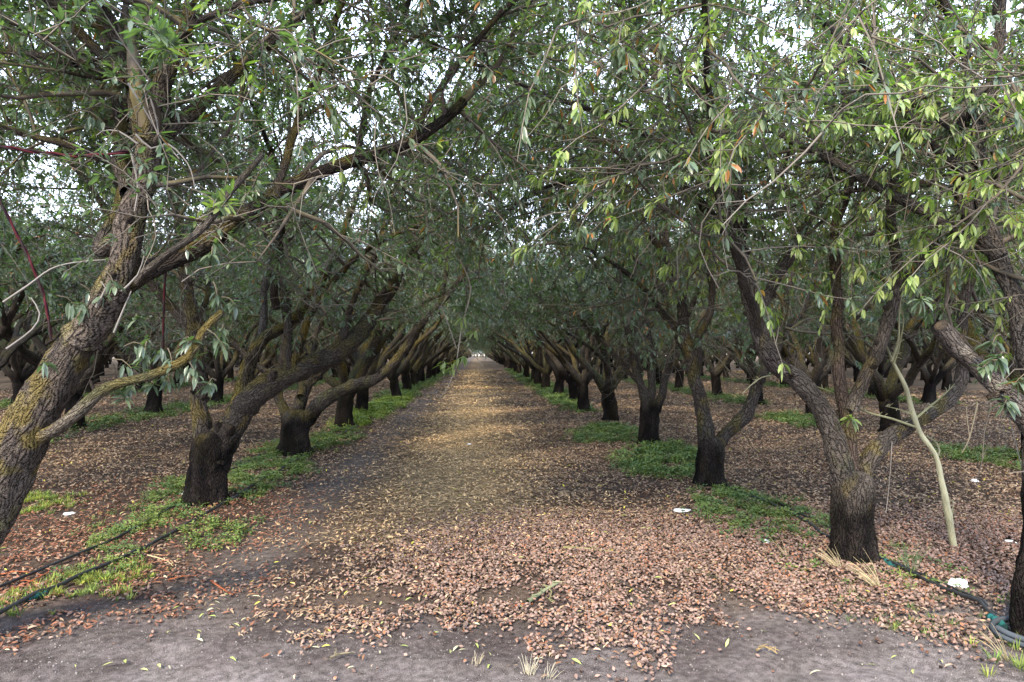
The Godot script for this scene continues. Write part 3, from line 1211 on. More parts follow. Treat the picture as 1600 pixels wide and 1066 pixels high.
func near_trees() -> void:
	# --- the tree at the left edge: a thick trunk leaning in over the aisle
	rng.seed = 101
	var T := new_tree(true, 0.66, {"low": 1.4, "young": 0.10})
	T.tone.base = Color(0.155, 0.125, 0.105)
	T.tone.foot = 0.45
	var base := on_ground(-150, 1024)
	var z := -base.z
	var root := thing("almond_tree", base, "old almond tree with a thick rough trunk leaning in from the left edge", "tree")
	trunk(T, root, [Vector3(0, -0.05, 0)] + through(base, [[-95, 930, z], [-25, 815, z], [22, 715, z], [80, 600, z], [135, 515, z]]), 0.118, 0.098, base)
	T.tone.foot = 0.0
	limb(T, root, through(base, [[128, 528, z], [158, 480, z - 0.05], [188, 425, z - 0.05], [205, 365, z], [216, 300, z + 0.05], [226, 240, z + 0.05], [230, 205, z + 0.05]]), 0.086, 0.058, base, 0.75)
	limb(T, root, through(base, [[226, 225, z + 0.05], [208, 165, z + 0.1], [200, 105, z + 0.15], [168, 42, z + 0.1], [140, -30, z], [120, -160, z + 0.1]]), 0.044, 0.02, base, 0.2)
	limb(T, root, through(base, [[229, 225, z + 0.05], [247, 165, z], [258, 110, z], [284, 50, z + 0.05], [306, -10, z + 0.1], [330, -130, z + 0.3]]), 0.052, 0.022, base, 0.2)
	limb(T, root, through(base, [[259, 80, z], [300, 46, z - 0.1], [358, 14, z - 0.2], [430, -4, z - 0.2], [520, -10, z]]), 0.021, 0.011, base, 0.4)
	limb(T, root, through(base, [[205, 365, z], [165, 390, z + 0.1], [190, 340, z + 0.25], [198, 280, z + 0.35], [196, 220, z + 0.5], [180, 120, z + 0.7], [150, -20, z + 0.9]]), 0.050, 0.022, base, 0.5)
	# the long dark limb that crosses the aisle
	limb(T, root, through(base, [[165, 470, z], [230, 425, z + 0.1], [310, 385, z + 0.2], [400, 330, z + 0.3], [470, 285, z + 0.4], [560, 250, z + 0.5], [640, 222, z + 0.55], [690, 190, z + 0.6], [722, 158, z + 0.6]]), 0.058, 0.030, base, 0.35, "limb", {"base": Color(0.085, 0.068, 0.058), "moss": 0.55})
	# the pale cut limb low on the trunk
	limb(T, root, through(base, [[50, 690, z], [110, 652, z - 0.15], [170, 606, z - 0.2], [235, 588, z - 0.22], [290, 560, z - 0.2], [316, 520, z - 0.15], [346, 488, z - 0.1]]), 0.034, 0.019, base, 1.0, "limb", {"base": Color(0.31, 0.26, 0.205), "moss": 0.95, "cut": Color(0.42, 0.30, 0.18)})
	limb(T, root, through(base, [[215, 440, z - 0.05], [272, 388, z - 0.35], [314, 354, z - 0.4], [350, 300, z - 0.4], [378, 268, z - 0.35], [405, 240, z - 0.3]]), 0.022, 0.014, base, 1.0, "limb", {"base": Color(0.20, 0.17, 0.145), "moss": 0.3, "cut": Color(0.35, 0.24, 0.12)})
	limb(T, root, through(base, [[205, 130, z + 0.1], [130, 100, z + 0.1], [60, 55, z + 0.2], [-30, 20, z + 0.2]]), 0.022, 0.01, base, 0.3)
	limb(T, root, through(base, [[200, 122, z + 0.1], [160, 122, z + 0.1], [100, 110, z]]), 0.014, 0.009, base, 0.5)
	wilder(T, root, base, [[at(205, 130, z + 0.1) - base, Vector3(-0.8, 0.5, -0.2), 2.8, 0.03], [at(120, 100, z + 0.1) - base, Vector3(-0.7, 0.15, -0.5), 2.2, 0.02], [at(196, 260, z + 0.4) - base, Vector3(-0.9, 0.35, -0.4), 2.8, 0.025], [at(170, 50, z + 0.1) - base, Vector3(-0.6, 0.5, -0.5), 2.4, 0.02], [at(196, 230, z + 0.5) - base, Vector3(-0.8, 0.7, -0.6), 3.2, 0.03], [at(226, 225, z) - base, Vector3(0.75, 0.75, -0.35), 3.6, 0.04], [at(200, 300, z) - base, Vector3(-0.5, 0.7, -0.8), 3.6, 0.04], [at(284, 50, z) - base, Vector3(0.7, 0.55, 0.1), 2.8, 0.025], [at(560, 250, z + 0.5) - base, Vector3(0.35, 0.9, -0.35), 2.2, 0.02], [at(640, 222, z + 0.55) - base, Vector3(0.6, 0.75, 0.2), 2.6, 0.022], [at(430, 310, z + 0.3) - base, Vector3(0.15, 0.95, -0.5), 2.4, 0.024]])
	# dead grey twigs beneath the fork
	var mk := Maker.new()
	var dead := Color(0.19, 0.172, 0.155)
	for m in [[[212, 210], [236, 232], [262, 225], [285, 245], [298, 265], [304, 292]], [[200, 130], [228, 175], [252, 215], [280, 248]], [[215, 225], [185, 205], [160, 205], [150, 212]], [[5, 472], [45, 445], [80, 420], [118, 410], [165, 406]], [[205, 240], [215, 290], [210, 330]], [[190, 455], [215, 430], [225, 400]], [[150, 480], [165, 450], [158, 440]], [[10, 545], [50, 515], [62, 490], [48, 465]], [[178, 520], [190, 490], [205, 455]], [[235, 150], [245, 190], [248, 215]]]:
		stick(mk, through(base, m.map(func(q): return [q[0], q[1], z - 0.18])), 0.0065, 0.003, dead, 5)
	piece("dead_twigs", mk.mesh(), M.twig, root, "stuff")
	finish_tree(T, root)
	for q in [[205, 575], [225, 560], [250, 555], [270, 575], [285, 580], [200, 600], [185, 610], [240, 600], [310, 560], [300, 535], [130, 490], [160, 465], [245, 585], [262, 600], [290, 545], [225, 540], [310, 590], [325, 600], [345, 520], [352, 545], [340, 468], [120, 480], [150, 470], [180, 450], [70, 570], [195, 620], [160, 190], [250, 45], [330, 400], [340, 380], [215, 500], [370, 480], [140, 20], [60, 25]]:
		var tip := at(q[0], q[1], z - rng.randf_range(0.08, 0.26))
		spray(root, tip, tip + Vector3(rng.randf_range(-0.14, 0.06), rng.randf_range(-0.03, 0.12), rng.randf_range(-0.1, 0.05)), rng.randi_range(8, 10), 0, 0.72)

	# --- second on the left: black stump with one thin pale limb and one very thick one
	rng.seed = 102
	base = on_ground(325, 789)
	z = -base.z
	T = new_tree(true, 0.6, {"low": 1.4})
	T.tone.foot = 0.62
	root = thing("almond_tree", base, "almond tree with a black furrowed stump and a thick gnarled limb leaning into the aisle", "tree")
	trunk(T, root, [Vector3(0, -0.06, 0)] + through(base, [[326, 750, z], [331, 715, z], [334, 672, z]]), 0.185, 0.185, base)
	T.tone.foot = 0.5
	limb(T, root, through(base, [[322, 712, z], [316, 665, z], [311, 620, z], [309, 580, z], [306, 530, z], [294, 470, z], [288, 400, z + 0.2], [270, 310, z + 0.2], [262, 190, z + 0.4]]), 0.095, 0.035, base, 0.45)
	limb(T, root, through(base, [[336, 712, z], [358, 676, z], [390, 632, z], [425, 600, z], [470, 578, z + 0.1], [520, 555, z + 0.3], [570, 515, z + 0.5], [610, 450, z + 0.8], [650, 380, z + 1.0], [690, 320, z + 1.0]]), 0.165, 0.034, base, 0.55)
	var tone := {"base": Color(0.12, 0.098, 0.07), "moss": 0.95}
	limb(T, root, through(base, [[372, 655, z], [384, 600, z + 0.1], [398, 555, z + 0.1], [418, 525, z + 0.1], [460, 500, z + 0.2], [500, 440, z + 0.4], [530, 380, z + 0.4], [560, 300, z + 0.3]]), 0.09, 0.025, base, 0.5, "limb", tone)
	limb(T, root, through(base, [[452, 590, z + 0.05], [468, 540, z], [488, 490, z], [520, 440, z - 0.1], [560, 400, z - 0.2], [620, 365, z - 0.3], [700, 335, z - 0.3]]), 0.052, 0.018, base, 0.45, "limb", tone)
	limb(T, root, through(base, [[450, 592, z], [449, 530, z], [446, 470, z + 0.05], [434, 410, z + 0.1], [418, 375, z + 0.1], [402, 340, z + 0.2], [395, 250, z + 0.3], [410, 140, z + 0.5]]), 0.050, 0.020, base, 0.45)
	limb(T, root, through(base, [[408, 545, z + 0.1], [412, 470, z + 0.2], [424, 390, z + 0.3], [440, 300, z + 0.4], [450, 180, z + 0.5], [440, 60, z + 0.7]]), 0.045, 0.018, base, 0.4, "limb", {"base": Color(0.22, 0.195, 0.175), "moss": 0.2})
	wilder(T, root, base, [[at(305, 520, z) - base, Vector3(-0.7, 0.8, 0.25), 3.2, 0.05], [at(312, 600, z) - base, Vector3(-0.6, 0.9, -0.7), 3.4, 0.05], [at(430, 480, z) - base, Vector3(0.35, 0.9, 0.75), 3.0, 0.04], [at(610, 450, z + 0.8) - base, Vector3(0.5, 0.95, 0.3), 3.4, 0.04], [at(650, 380, z + 1.0) - base, Vector3(0.7, 0.8, -0.4), 3.0, 0.03], [at(560, 300, z + 0.3) - base, Vector3(0.8, 0.7, 0.2), 3.0, 0.025], [at(410, 140, z + 0.5) - base, Vector3(0.7, 0.6, 0.2), 2.6, 0.02], [at(520, 555, z + 0.3) - base, Vector3(0.3, 1.0, -0.3), 4.2, 0.045]])
	finish_tree(T, root)

	# --- third on the left
	rng.seed = 103
	base = on_ground(460, 713)
	z = -base.z
	T = new_tree(true, 0.62, {"twigs": twigs_coarse})
	T.tone.foot = 0.6
	root = thing("almond_tree", base, "almond tree with a straight black stump splitting into mossy limbs, third back on the left", "tree")
	trunk(T, root, [Vector3(0, -0.06, 0)] + through(base, [[460, 685, z], [462, 660, z], [462, 640, z]]), 0.19, 0.19, base)
	limb(T, root, through(base, [[468, 665, z], [500, 630, z], [545, 605, z], [590, 590, z], [625, 555, z], [655, 510, z], [690, 470, z], [720, 430, z], [740, 380, z]]), 0.12, 0.03, base, 0.5)
	limb(T, root, through(base, [[462, 660, z], [475, 610, z + 0.2], [510, 565, z + 0.3], [545, 500, z + 0.4], [575, 430, z + 0.6], [600, 350, z + 0.8], [610, 260, z + 1.0]]), 0.10, 0.025, base, 0.45)
	limb(T, root, through(base, [[455, 662, z], [438, 625, z], [440, 580, z], [448, 520, z], [455, 440, z], [450, 350, z], [470, 260, z - 0.2]]), 0.085, 0.025, base, 0.45)
	wilder(T, root, base, [[at(440, 600, z) - base, Vector3(-0.8, 0.9, 0.2), 3.8, 0.06], [at(470, 620, z) - base, Vector3(0.2, 0.9, -0.8), 3.8, 0.06], [at(600, 350, z + 0.8) - base, Vector3(0.7, 0.8, 0.0), 3.2, 0.03], [at(690, 470, z) - base, Vector3(0.3, 0.9, 0.3), 3.4, 0.035]])
	finish_tree(T, root)

	# --- right edge: trunk half out of the picture, a cut limb with peeling pale bark
	rng.seed = 104
	base = on_ground(1632, 1006)
	z = -base.z
	T = new_tree(true, 0.15, {"twigs": twigs_droop, "low": 1.45, "young": 0.6})
	T.tone.base = Color(0.15, 0.128, 0.115)
	T.tone.foot = 0.75
	root = thing("almond_tree", base, "almond tree standing half outside the right edge with a pale peeling cut limb", "tree")
	trunk(T, root, [Vector3(0, -0.05, 0)] + through(base, [[1634, 930, z], [1642, 830, z], [1640, 740, z], [1634, 670, z]]), 0.135, 0.115, base)
	T.tone.foot = 0.0
	limb(T, root, through(base, [[1632, 700, z], [1605, 655, z], [1570, 615, z], [1530, 580, z], [1495, 545, z - 0.05], [1462, 508, z - 0.1]]), 0.062, 0.044, base, 1.0, "limb", {"base": Color(0.20, 0.165, 0.145), "moss": 0.08, "pale": 0.55, "cut": Color(0.30, 0.22, 0.15)})
	limb(T, root, through(base, [[1640, 720, z], [1622, 600, z + 0.2], [1590, 480, z + 0.35], [1560, 400, z + 0.45], [1535, 300, z + 0.5], [1536, 200, z + 0.5], [1550, 130, z + 0.5], [1565, 30, z + 0.5], [1560, -120, z + 0.4]]), 0.066, 0.028, base, 0.4)
	limb(T, root, through(base, [[1560, 400, z + 0.45], [1512, 330, z + 0.5], [1500, 240, z + 0.6], [1512, 160, z + 0.6], [1490, 40, z + 0.7], [1430, -80, z + 0.6]]), 0.045, 0.02, base, 0.3)
	limb(T, root, through(base, [[1645, 700, z], [1680, 560, z + 0.1], [1700, 400, z], [1690, 250, z - 0.2], [1650, 100, z - 0.3]]), 0.06, 0.02, base, 0.3)
	limb(T, root, through(base, [[1540, 280, z + 0.5], [1490, 200, z + 0.3], [1430, 160, z + 0.2], [1370, 140, z + 0.1], [1300, 150, z]]), 0.018, 0.008, base, 0.3)
	limb(T, root, through(base, [[1545, 330, z + 0.5], [1460, 290, z + 0.9], [1380, 292, z + 1.1], [1320, 300, z + 1.2]]), 0.028, 0.016, base, 0.6, "limb", {"base": Color(0.19, 0.15, 0.135), "moss": 0.1, "cut": Color(0.3, 0.2, 0.13)})
	wilder(T, root, base, [[at(1560, 400, z + 0.45) - base, Vector3(-0.7, 0.8, -0.4), 3.6, 0.035], [at(1535, 300, z + 0.5) - base, Vector3(-0.8, 0.6, 0.2), 3.4, 0.03], [at(1530, 250, z + 0.5) - base, Vector3(0.2, 0.8, -0.8), 3.0, 0.03]])
	finish_tree(T, root)
	for q in [[1560, 560], [1535, 575], [1585, 600], [1570, 630], [1550, 540], [1450, 400], [1440, 470], [1400, 130], [1420, 110], [1380, 160], [1360, 180], [1450, 170], [1470, 120], [1490, 60], [1510, 150], [1560, 240], [1575, 260], [1590, 150], [1500, 20], [1350, 120], [1330, 190], [1540, 330], [1580, 340], [1300, 200]]:
		var tip := at(q[0], q[1], z - rng.randf_range(0.1, 0.5))
		spray(root, tip, tip + Vector3(rng.randf_range(-0.05, 0.16), rng.randf_range(0.02, 0.14), rng.randf_range(-0.1, 0.05)), rng.randi_range(9, 12), 1 if q[1] < 420 else 0, 0.85)

	# --- second on the right: V-shaped grey tree beside the pale branch
	rng.seed = 105
	base = on_ground(1337, 877)
	z = -base.z
	T = new_tree(true, 0.35, {"twigs": twigs_droop, "low": 1.3, "young": 0.32, "tint": 2})
	T.tone.base = Color(0.17, 0.142, 0.122)
	T.tone.foot = 0.42
	root = thing("almond_tree", base, "grey almond tree with short dark trunk and wide V of limbs beside the hoses", "tree")
	trunk(T, root, [Vector3(0, -0.06, 0)] + through(base, [[1335, 830, z], [1332, 785, z], [1332, 735, z]]), 0.13, 0.135, base)
	T.tone.foot = 0.15
	limb(T, root, through(base, [[1328, 770, z], [1308, 705, z], [1284, 640, z], [1250, 595, z], [1212, 568, z], [1190, 530, z], [1176, 480, z], [1168, 430, z + 0.05], [1160, 350, z + 0.1], [1152, 270, z + 0.2], [1130, 180, z + 0.3], [1110, 80, z + 0.4], [1095, -40, z + 0.5]]), 0.084, 0.026, base, 0.55)
	limb(T, root, through(base, [[1164, 400, z + 0.1], [1130, 360, z + 0.2], [1095, 315, z + 0.3], [1052, 278, z + 0.4], [1000, 265, z + 0.5], [955, 268, z + 0.6], [900, 282, z + 0.7], [845, 298, z + 0.8], [790, 330, z + 0.9]]), 0.046, 0.014, base, 0.3, "limb", {"base": Color(0.10, 0.082, 0.065), "moss": 0.6})
	limb(T, root, through(base, [[1010, 266, z + 0.5], [978, 250, z + 0.55], [945, 220, z + 0.6], [900, 205, z + 0.7], [850, 190, z + 0.8]]), 0.022, 0.010, base, 0.3)
	limb(T, root, through(base, [[1178, 495, z], [1205, 455, z + 0.05], [1235, 405, z + 0.1], [1262, 350, z + 0.1], [1285, 320, z + 0.1], [1300, 260, z + 0.2], [1290, 170, z + 0.3], [1300, 60, z + 0.3]]), 0.044, 0.018, base, 0.5)
	limb(T, root, through(base, [[1332, 760, z], [1326, 690, z + 0.05], [1318, 610, z + 0.05], [1310, 530, z + 0.05], [1305, 450, z + 0.1], [1310, 350, z + 0.2], [1330, 250, z + 0.3], [1320, 120, z + 0.3], [1340, -20, z + 0.4]]), 0.055, 0.02, base, 0.55, "limb", {"base": Color(0.155, 0.115, 0.095), "moss": 0.45})
	limb(T, root, through(base, [[1338, 765, z], [1362, 718, z + 0.08], [1392, 684, z + 0.25], [1440, 655, z + 0.45], [1486, 622, z + 0.6], [1502, 590, z + 0.65], [1500, 520, z + 0.7], [1512, 430, z + 0.7], [1560, 330, z + 0.5], [1590, 200, z + 0.6]]), 0.068, 0.03, base, 0.6, "limb", {"base": Color(0.165, 0.135, 0.115), "moss": 0.6})
	limb(T, root, through(base, [[1330, 640, z + 0.05], [1352, 590, z], [1376, 540, z], [1392, 475, z], [1400, 410, z + 0.05], [1395, 320, z + 0.1], [1410, 200, z + 0.1], [1440, 60, z + 0.2]]), 0.055, 0.022, base, 0.5)
	wilder(T, root, base, [[at(1190, 530, z) - base, Vector3(-0.6, 0.9, 0.7), 3.0, 0.035], [at(1160, 350, z) - base, Vector3(-0.5, 0.6, 0.6), 2.4, 0.03], [at(1395, 450, z) - base, Vector3(0.5, 0.8, 0.3), 2.6, 0.03], [at(1300, 260, z) - base, Vector3(-0.2, 0.8, -0.6), 2.4, 0.025], [at(1130, 180, z + 0.3) - base, Vector3(-0.8, 0.7, 0.1), 3.0, 0.03], [at(1152, 270, z + 0.2) - base, Vector3(-0.75, 0.75, -0.5), 3.2, 0.03]])
	finish_tree(T, root)
	for q in [[1150, 245], [1135, 265], [1140, 285], [1165, 230], [1130, 240], [1290, 295], [1300, 330], [1310, 310], [1285, 235], [1200, 130], [1190, 165], [1265, 130], [1130, 300], [1345, 430], [1330, 655]]:
		var tip := at(q[0], q[1], z - rng.randf_range(0.3, 0.7))
		spray(root, tip, tip + Vector3(rng.randf_range(-0.08, 0.12), rng.randf_range(0.02, 0.16), rng.randf_range(-0.1, 0.05)), rng.randi_range(10, 13), 1, 0.9)

	# --- third on the right: short dark stump, two mossy limbs
	rng.seed = 106
	base = on_ground(1109, 760)
	z = -base.z
	T = new_tree(true, 0.6, {"tint": 2, "twigs": twigs_droop})
	T.tone.foot = 0.40
	root = thing("almond_tree", base, "almond tree with a two-armed mossy fork above thick green weeds on the right", "tree")
	trunk(T, root, [Vector3(0, -0.06, 0)] + through(base, [[1109, 735, z], [1111, 710, z], [1112, 682, z]]), 0.135, 0.15, base)
	limb(T, root, through(base, [[1107, 710, z], [1101, 660, z], [1094, 620, z], [1082, 585, z], [1074, 540, z], [1066, 480, z], [1045, 410, z], [1035, 320, z + 0.2], [1040, 220, z + 0.3], [1020, 100, z + 0.6]]), 0.095, 0.025, base, 0.4)
	limb(T, root, through(base, [[1116, 715, z], [1142, 676, z], [1168, 645, z], [1184, 605, z], [1196, 575, z], [1215, 540, z + 0.1], [1225, 480, z + 0.3], [1240, 400, z + 0.4], [1230, 300, z + 0.6]]), 0.082, 0.025, base, 0.45)
	limb(T, root, through(base, [[1088, 600, z], [1090, 540, z - 0.1], [1110, 480, z - 0.2], [1105, 400, z - 0.3], [1090, 300, z - 0.3], [1100, 180, z - 0.2]]), 0.05, 0.018, base, 0.35)
	limb(T, root, through(base, [[1080, 580, z], [1055, 520, z + 0.1], [1020, 470, z + 0.2], [970, 420, z + 0.2], [920, 390, z + 0.2], [870, 380, z + 0.2]]), 0.05, 0.016, base, 0.35)
	wilder(T, root, base, [[at(1190, 590, z) - base, Vector3(0.5, 0.9, -0.7), 3.6, 0.05], [at(1075, 540, z) - base, Vector3(-0.2, 0.8, -0.8), 3.2, 0.045], [at(1045, 410, z) - base, Vector3(-0.75, 0.8, 0.2), 3.4, 0.04], [at(1020, 100, z + 0.6) - base, Vector3(-0.8, 0.4, 0.2), 2.8, 0.02], [at(1035, 320, z + 0.2) - base, Vector3(-0.6, 0.9, -0.4), 3.0, 0.03], [at(1040, 220, z + 0.3) - base, Vector3(-0.6, 0.6, 0.5), 2.8, 0.025]])
	finish_tree(T, root)

	# --- fourth on the right
	rng.seed = 107
	base = on_ground(1014, 697)
	z = -base.z
	T = new_tree(true, 0.5, {"twigs": twigs_coarse})
	T.tone.foot = 0.75
	root = thing("almond_tree", base, "almond tree with a black stump and three upright grey limbs behind the big weed clump", "tree")
	trunk(T, root, [Vector3(0, -0.06, 0)] + through(base, [[1014, 670, z], [1015, 645, z], [1017, 622, z]]), 0.135, 0.16, base)
	limb(T, root, through(base, [[1011, 645, z], [1002, 605, z], [990, 565, z], [980, 510, z], [950, 440, z], [920, 370, z], [880, 320, z]]), 0.085, 0.022, base, 0.4)
	limb(T, root, through(base, [[1016, 640, z], [1018, 590, z + 0.1], [1014, 530, z + 0.2], [1004, 460, z + 0.3], [1010, 380, z + 0.4], [990, 280, z + 0.5]]), 0.075, 0.022, base, 0.4)
	limb(T, root, through(base, [[1022, 645, z], [1036, 612, z], [1044, 570, z], [1062, 520, z], [1090, 450, z], [1100, 370, z], [1120, 280, z]]), 0.075, 0.022, base, 0.4)
	wilder(T, root, base, [[at(1000, 600, z) - base, Vector3(-0.6, 0.9, -0.6), 3.6, 0.045], [at(950, 440, z) - base, Vector3(-0.5, 0.9, 0.2), 3.4, 0.035], [at(990, 280, z + 0.5) - base, Vector3(-0.7, 0.6, 0.2), 2.8, 0.025], [at(1040, 590, z) - base, Vector3(0.7, 0.8, 0.5), 3.4, 0.045]])
	finish_tree(T, root)


func orchard() -> void:
	var kinds := []
	for k in 5:
		var source := generic_tree("almond_tree", 300 + k * 7, [0.75, 0.45, 0.6, 0.85, 0.35][k], false, {"spacing": 0.21, "twig_gap": 0.10, "low": 1.45, "tint": 2 if k == 1 else 0})
		kinds.append(source)
	var used := [false, false, false, false, false]
	var count_words := ["first", "second", "third", "fourth", "fifth", "sixth", "seventh", "eighth", "ninth", "tenth", "eleventh", "twelfth"]
	rng.seed = 500
	# [row name, x of the row, places along it (z)]
	var left := [-14.5, -18.1, -23.2, -27.4]
	var right := [-15.4, -17.9, -21.7, -24.6, -28.3]
	while left[-1] > -112.0: left.append(left[-1] - rng.randf_range(3.4, 3.9))
	while right[-1] > -112.0: right.append(right[-1] - rng.randf_range(3.4, 3.9))
	var rows := [["left row along the aisle", -2.92, left, 4], ["right row along the aisle", 2.92, right, 5]]
	var side_names := ["second row %s of the aisle", "third row %s of the aisle", "fourth row %s of the aisle", "fifth row %s of the aisle", "sixth row %s of the aisle", "seventh row %s of the aisle"]
	for k in 6:
		for side in [-1, 1]:
			var x: float = side * (8.35 + 5.6 * k)
			var first := -(absf(x) / 0.80) - 0.5 + (0.0 if side < 0 else 1.2)
			if k == 0: first += 3.5
			var places := []
			var z := first
			var reach: float = [-80.0, -72.0, -66.0, -62.0, -62.0, -66.0][k]
			while z > reach:
				places.append(z)
				z -= rng.randf_range(3.4, 3.8)
			rows.append([side_names[k] % ("left" if side < 0 else "right"), x, places, 1])
	for row in rows:
		for j in row[2].size():
			var z: float = row[2][j]
			var x: float = row[1] + rng.randf_range(-0.18, 0.18)
			var p := Vector3(x, ground_height(x, z), z)
			var number: int = j + row[3]
			var k := rng.randi() % 5
			var label := ""
			var group := "almond trees standing in rows"
			if number <= 12:
				label = "black-footed almond tree, %s from the front in the %s" % [count_words[number - 1], row[0]]
			else:
				label = "small far-off almond tree deep down the %s" % row[0]
				group = "far-off almond trees deep down the %s" % row[0]
			var turn := rng.randf() * TAU
			var size := rng.randf_range(0.98, 1.14)
			if not used[k]:
				used[k] = true
				kinds[k].position = p
				kinds[k].rotation.y = turn
				kinds[k].scale = Vector3.ONE * size
				tag(kinds[k], label, "tree", group)
			else:
				copy_tree(kinds[k], p, turn, size, label, group)


	# what lies beyond reads as one mass of orchard
	var spots := []
	var tints := []
	for i in range(-22, 23):
		var j := 0.0
		while j < (90.0 if absf(i * 5.65 + 2.85) > 4.0 else 190.0):
			var x := i * 5.65 + (2.85 if i >= 0 else 2.85)
			var z := -66.0 - j
			j += 3.6 * (1.0 if j < 30.0 else 2.0)
			if absf(x) < 4.0 and z > -114.0: continue
			spots.append(Transform3D(Basis(Vector3.UP, rng.randf() * TAU).scaled(Vector3.ONE * rng.randf_range(0.92, 1.1)), Vector3(x + rng.randf_range(-0.2, 0.2), 0, z)))
			tints.append(Color.WHITE)
	for i in range(7, 20):
		for side in [-1, 1]:
			for j in 11:
				spots.append(Transform3D(Basis(Vector3.UP, rng.randf() * TAU), Vector3(side * (8.35 + 5.6 * i - 5.6), 0, -60.0 + j * 3.6 + 10.0 * (1 if j < 0 else 0))))
				tints.append(Color.WHITE)
	for x in [-4.2, -2.6, -1.2, -0.1, 0.9, 2.0, 3.4]:
		spots.append(Transform3D(Basis(Vector3.UP, x), Vector3(x, -0.95, -205.0 - 9.0 * absf(sin(x * 3.0)))))
		tints.append(Color.WHITE)
	far_mass(kinds[3], spots)


func make_small_things() -> void:
	rng.seed = 900
	# hoses
	hose("black drip hose running past the left side of the black furrowed stump", [[-60, 968], [60, 905], [160, 862], [285, 792], [355, 745], [430, 705], [500, 668]], 0.0105)
	hose("black drip hose running through the near left grass along the aisle side", [[-80, 1012], [60, 948], [170, 893], [270, 842], [352, 795], [430, 745], [500, 700], [560, 668]], 0.0135)
	hose("black drip hose from the right edge tree along the aisle side of the row", [[1590, 1000], [1540, 966], [1460, 928], [1380, 885], [1300, 850], [1215, 803], [1150, 772], [1100, 745]], 0.013)
	hose("black drip hose lying close behind its twin on the right", [[1600, 990], [1560, 972], [1480, 928], [1420, 900], [1366, 873], [1310, 842], [1260, 818], [1190, 785]], 0.010)
	for c in [[[70, 944], [40, 957], "teal sleeve joining the near left drip hose in the grass"], [[1548, 972], [1572, 990], "teal sleeve joining the right drip hose at the edge tree"], [[1372, 878], [1400, 895], "teal sleeve on the right drip hose beside the dark trunk"]]:
		var p := on_ground(c[0][0], c[0][1])
		var q := on_ground(c[1][0], c[1][1])
		var root := thing("hose_sleeve", p, c[2], "hose sleeve")
		var mk := Maker.new()
		var line := smooth_line([Vector3.UP * 0.02, (q - p) * 0.5 + Vector3.UP * 0.03, q - p + Vector3.UP * 0.02], 0.012)
		var rad := PackedFloat32Array()
		for k in line.size(): rad.append(0.019 + 0.004 * sin(k * 1.3))
		tube(mk, line, rad, 12, {"base": Color(0.02, 0.10, 0.10), "moss": 0.0}, 0)
		piece("sleeve", mk.mesh(), M.twig, root)
		for e in [0, line.size() - 1]:
			var m2 := Maker.new()
			var a := line[e]
			var d := (line[mini(e + 1, line.size() - 1)] - line[maxi(e - 1, 0)]).normalized()
			tube(m2, PackedVector3Array([a - d * 0.006, a, a + d * 0.006]), PackedFloat32Array([0.023, 0.026, 0.023]), 12, {"base": Color(0.012, 0.03, 0.032), "moss": 0.0}, 0)
			piece("clamp", m2.mesh(), M.twig, root)
	# grey hose coiled about the foot of the right edge tree
	var foot := on_ground(1632, 1006)
	var ring := []
	for k in 30:
		var a := PI * 0.35 + TAU * 1.35 * k / 29.0
		ring.append(foot + Vector3(cos(a) * 0.24, 0.03 + 0.028 * k / 29.0 * 1.4, sin(a) * 0.22))
	var mkr := Maker.new()
	var rl := smooth_line(ring, 0.02)
	var rr := PackedFloat32Array()
	for k in rl.size(): rr.append(0.015)
	tube(mkr, rl, rr, 9, {"base": Color(0.07, 0.08, 0.095), "moss": 0.0}, 0)
	tag(piece("hose_coil", mkr.mesh(), M.twig), "grey hose wound round the foot of the right edge tree", "hose")
	# cords in the left tree
	cord("twisted dark red cord tied slack from the left tree to the edge", [at(-40, 222, 3.6), at(20, 232, 3.55), at(90, 241, 3.5), at(150, 243, 3.5), at(200, 236, 3.55)], "slack_rope")
	cord("twisted red and black cord hanging in a curve at the left edge", [at(-12, 290, 3.7), at(18, 350, 3.7), at(48, 410, 3.7), at(70, 470, 3.7), at(80, 530, 3.7)], "dangling_rope")
	cord("dark red cord hanging straight down behind the leaning trunk", [at(262, 390, 4.5), at(257, 450, 4.5), at(255, 520, 4.5), at(255, 560, 4.5)], "dangling_rope")
	# the pale barkless branch stuck upright beside the right tree
	var b := on_ground(1493, 858)
	var z := -b.z
	var pale := Color(0.56, 0.52, 0.33)
	var root := thing("bare_branch", b, "pale barkless forked branch standing upright in the litter on the right", "branch")
	var mk := Maker.new()
	var stem := smooth_line([Vector3(0, -0.05, 0)] + through(b, [[1484, 815, z], [1472, 755, z], [1462, 712, z], [1440, 680, z], [1426, 645, z], [1415, 605, z], [1400, 575, z], [1392, 560, z]]), 0.04)
	tube(mk, stem, radius_line(stem, 0.025, 0.013), 14, {"base": pale, "moss": 0.0}, 1, b)
	piece("stem", mk.mesh(), M.pale, root)
	var arms := [[[1432, 668], [1395, 655], [1350, 642], [1310, 618], [1265, 600], [1230, 585]], [[1462, 715], [1468, 705], [1462, 690], [1448, 682]], [[1393, 565], [1404, 530], [1406, 480], [1418, 420]], [[1394, 562], [1380, 530], [1366, 505], [1354, 510]], [[1430, 655], [1450, 638], [1475, 617], [1492, 600]], [[1425, 648], [1405, 640], [1384, 635]], [[1396, 570], [1405, 540], [1412, 500], [1405, 470]], [[1485, 820], [1489, 800], [1488, 780]], [[1230, 585], [1190, 590], [1160, 615]]]
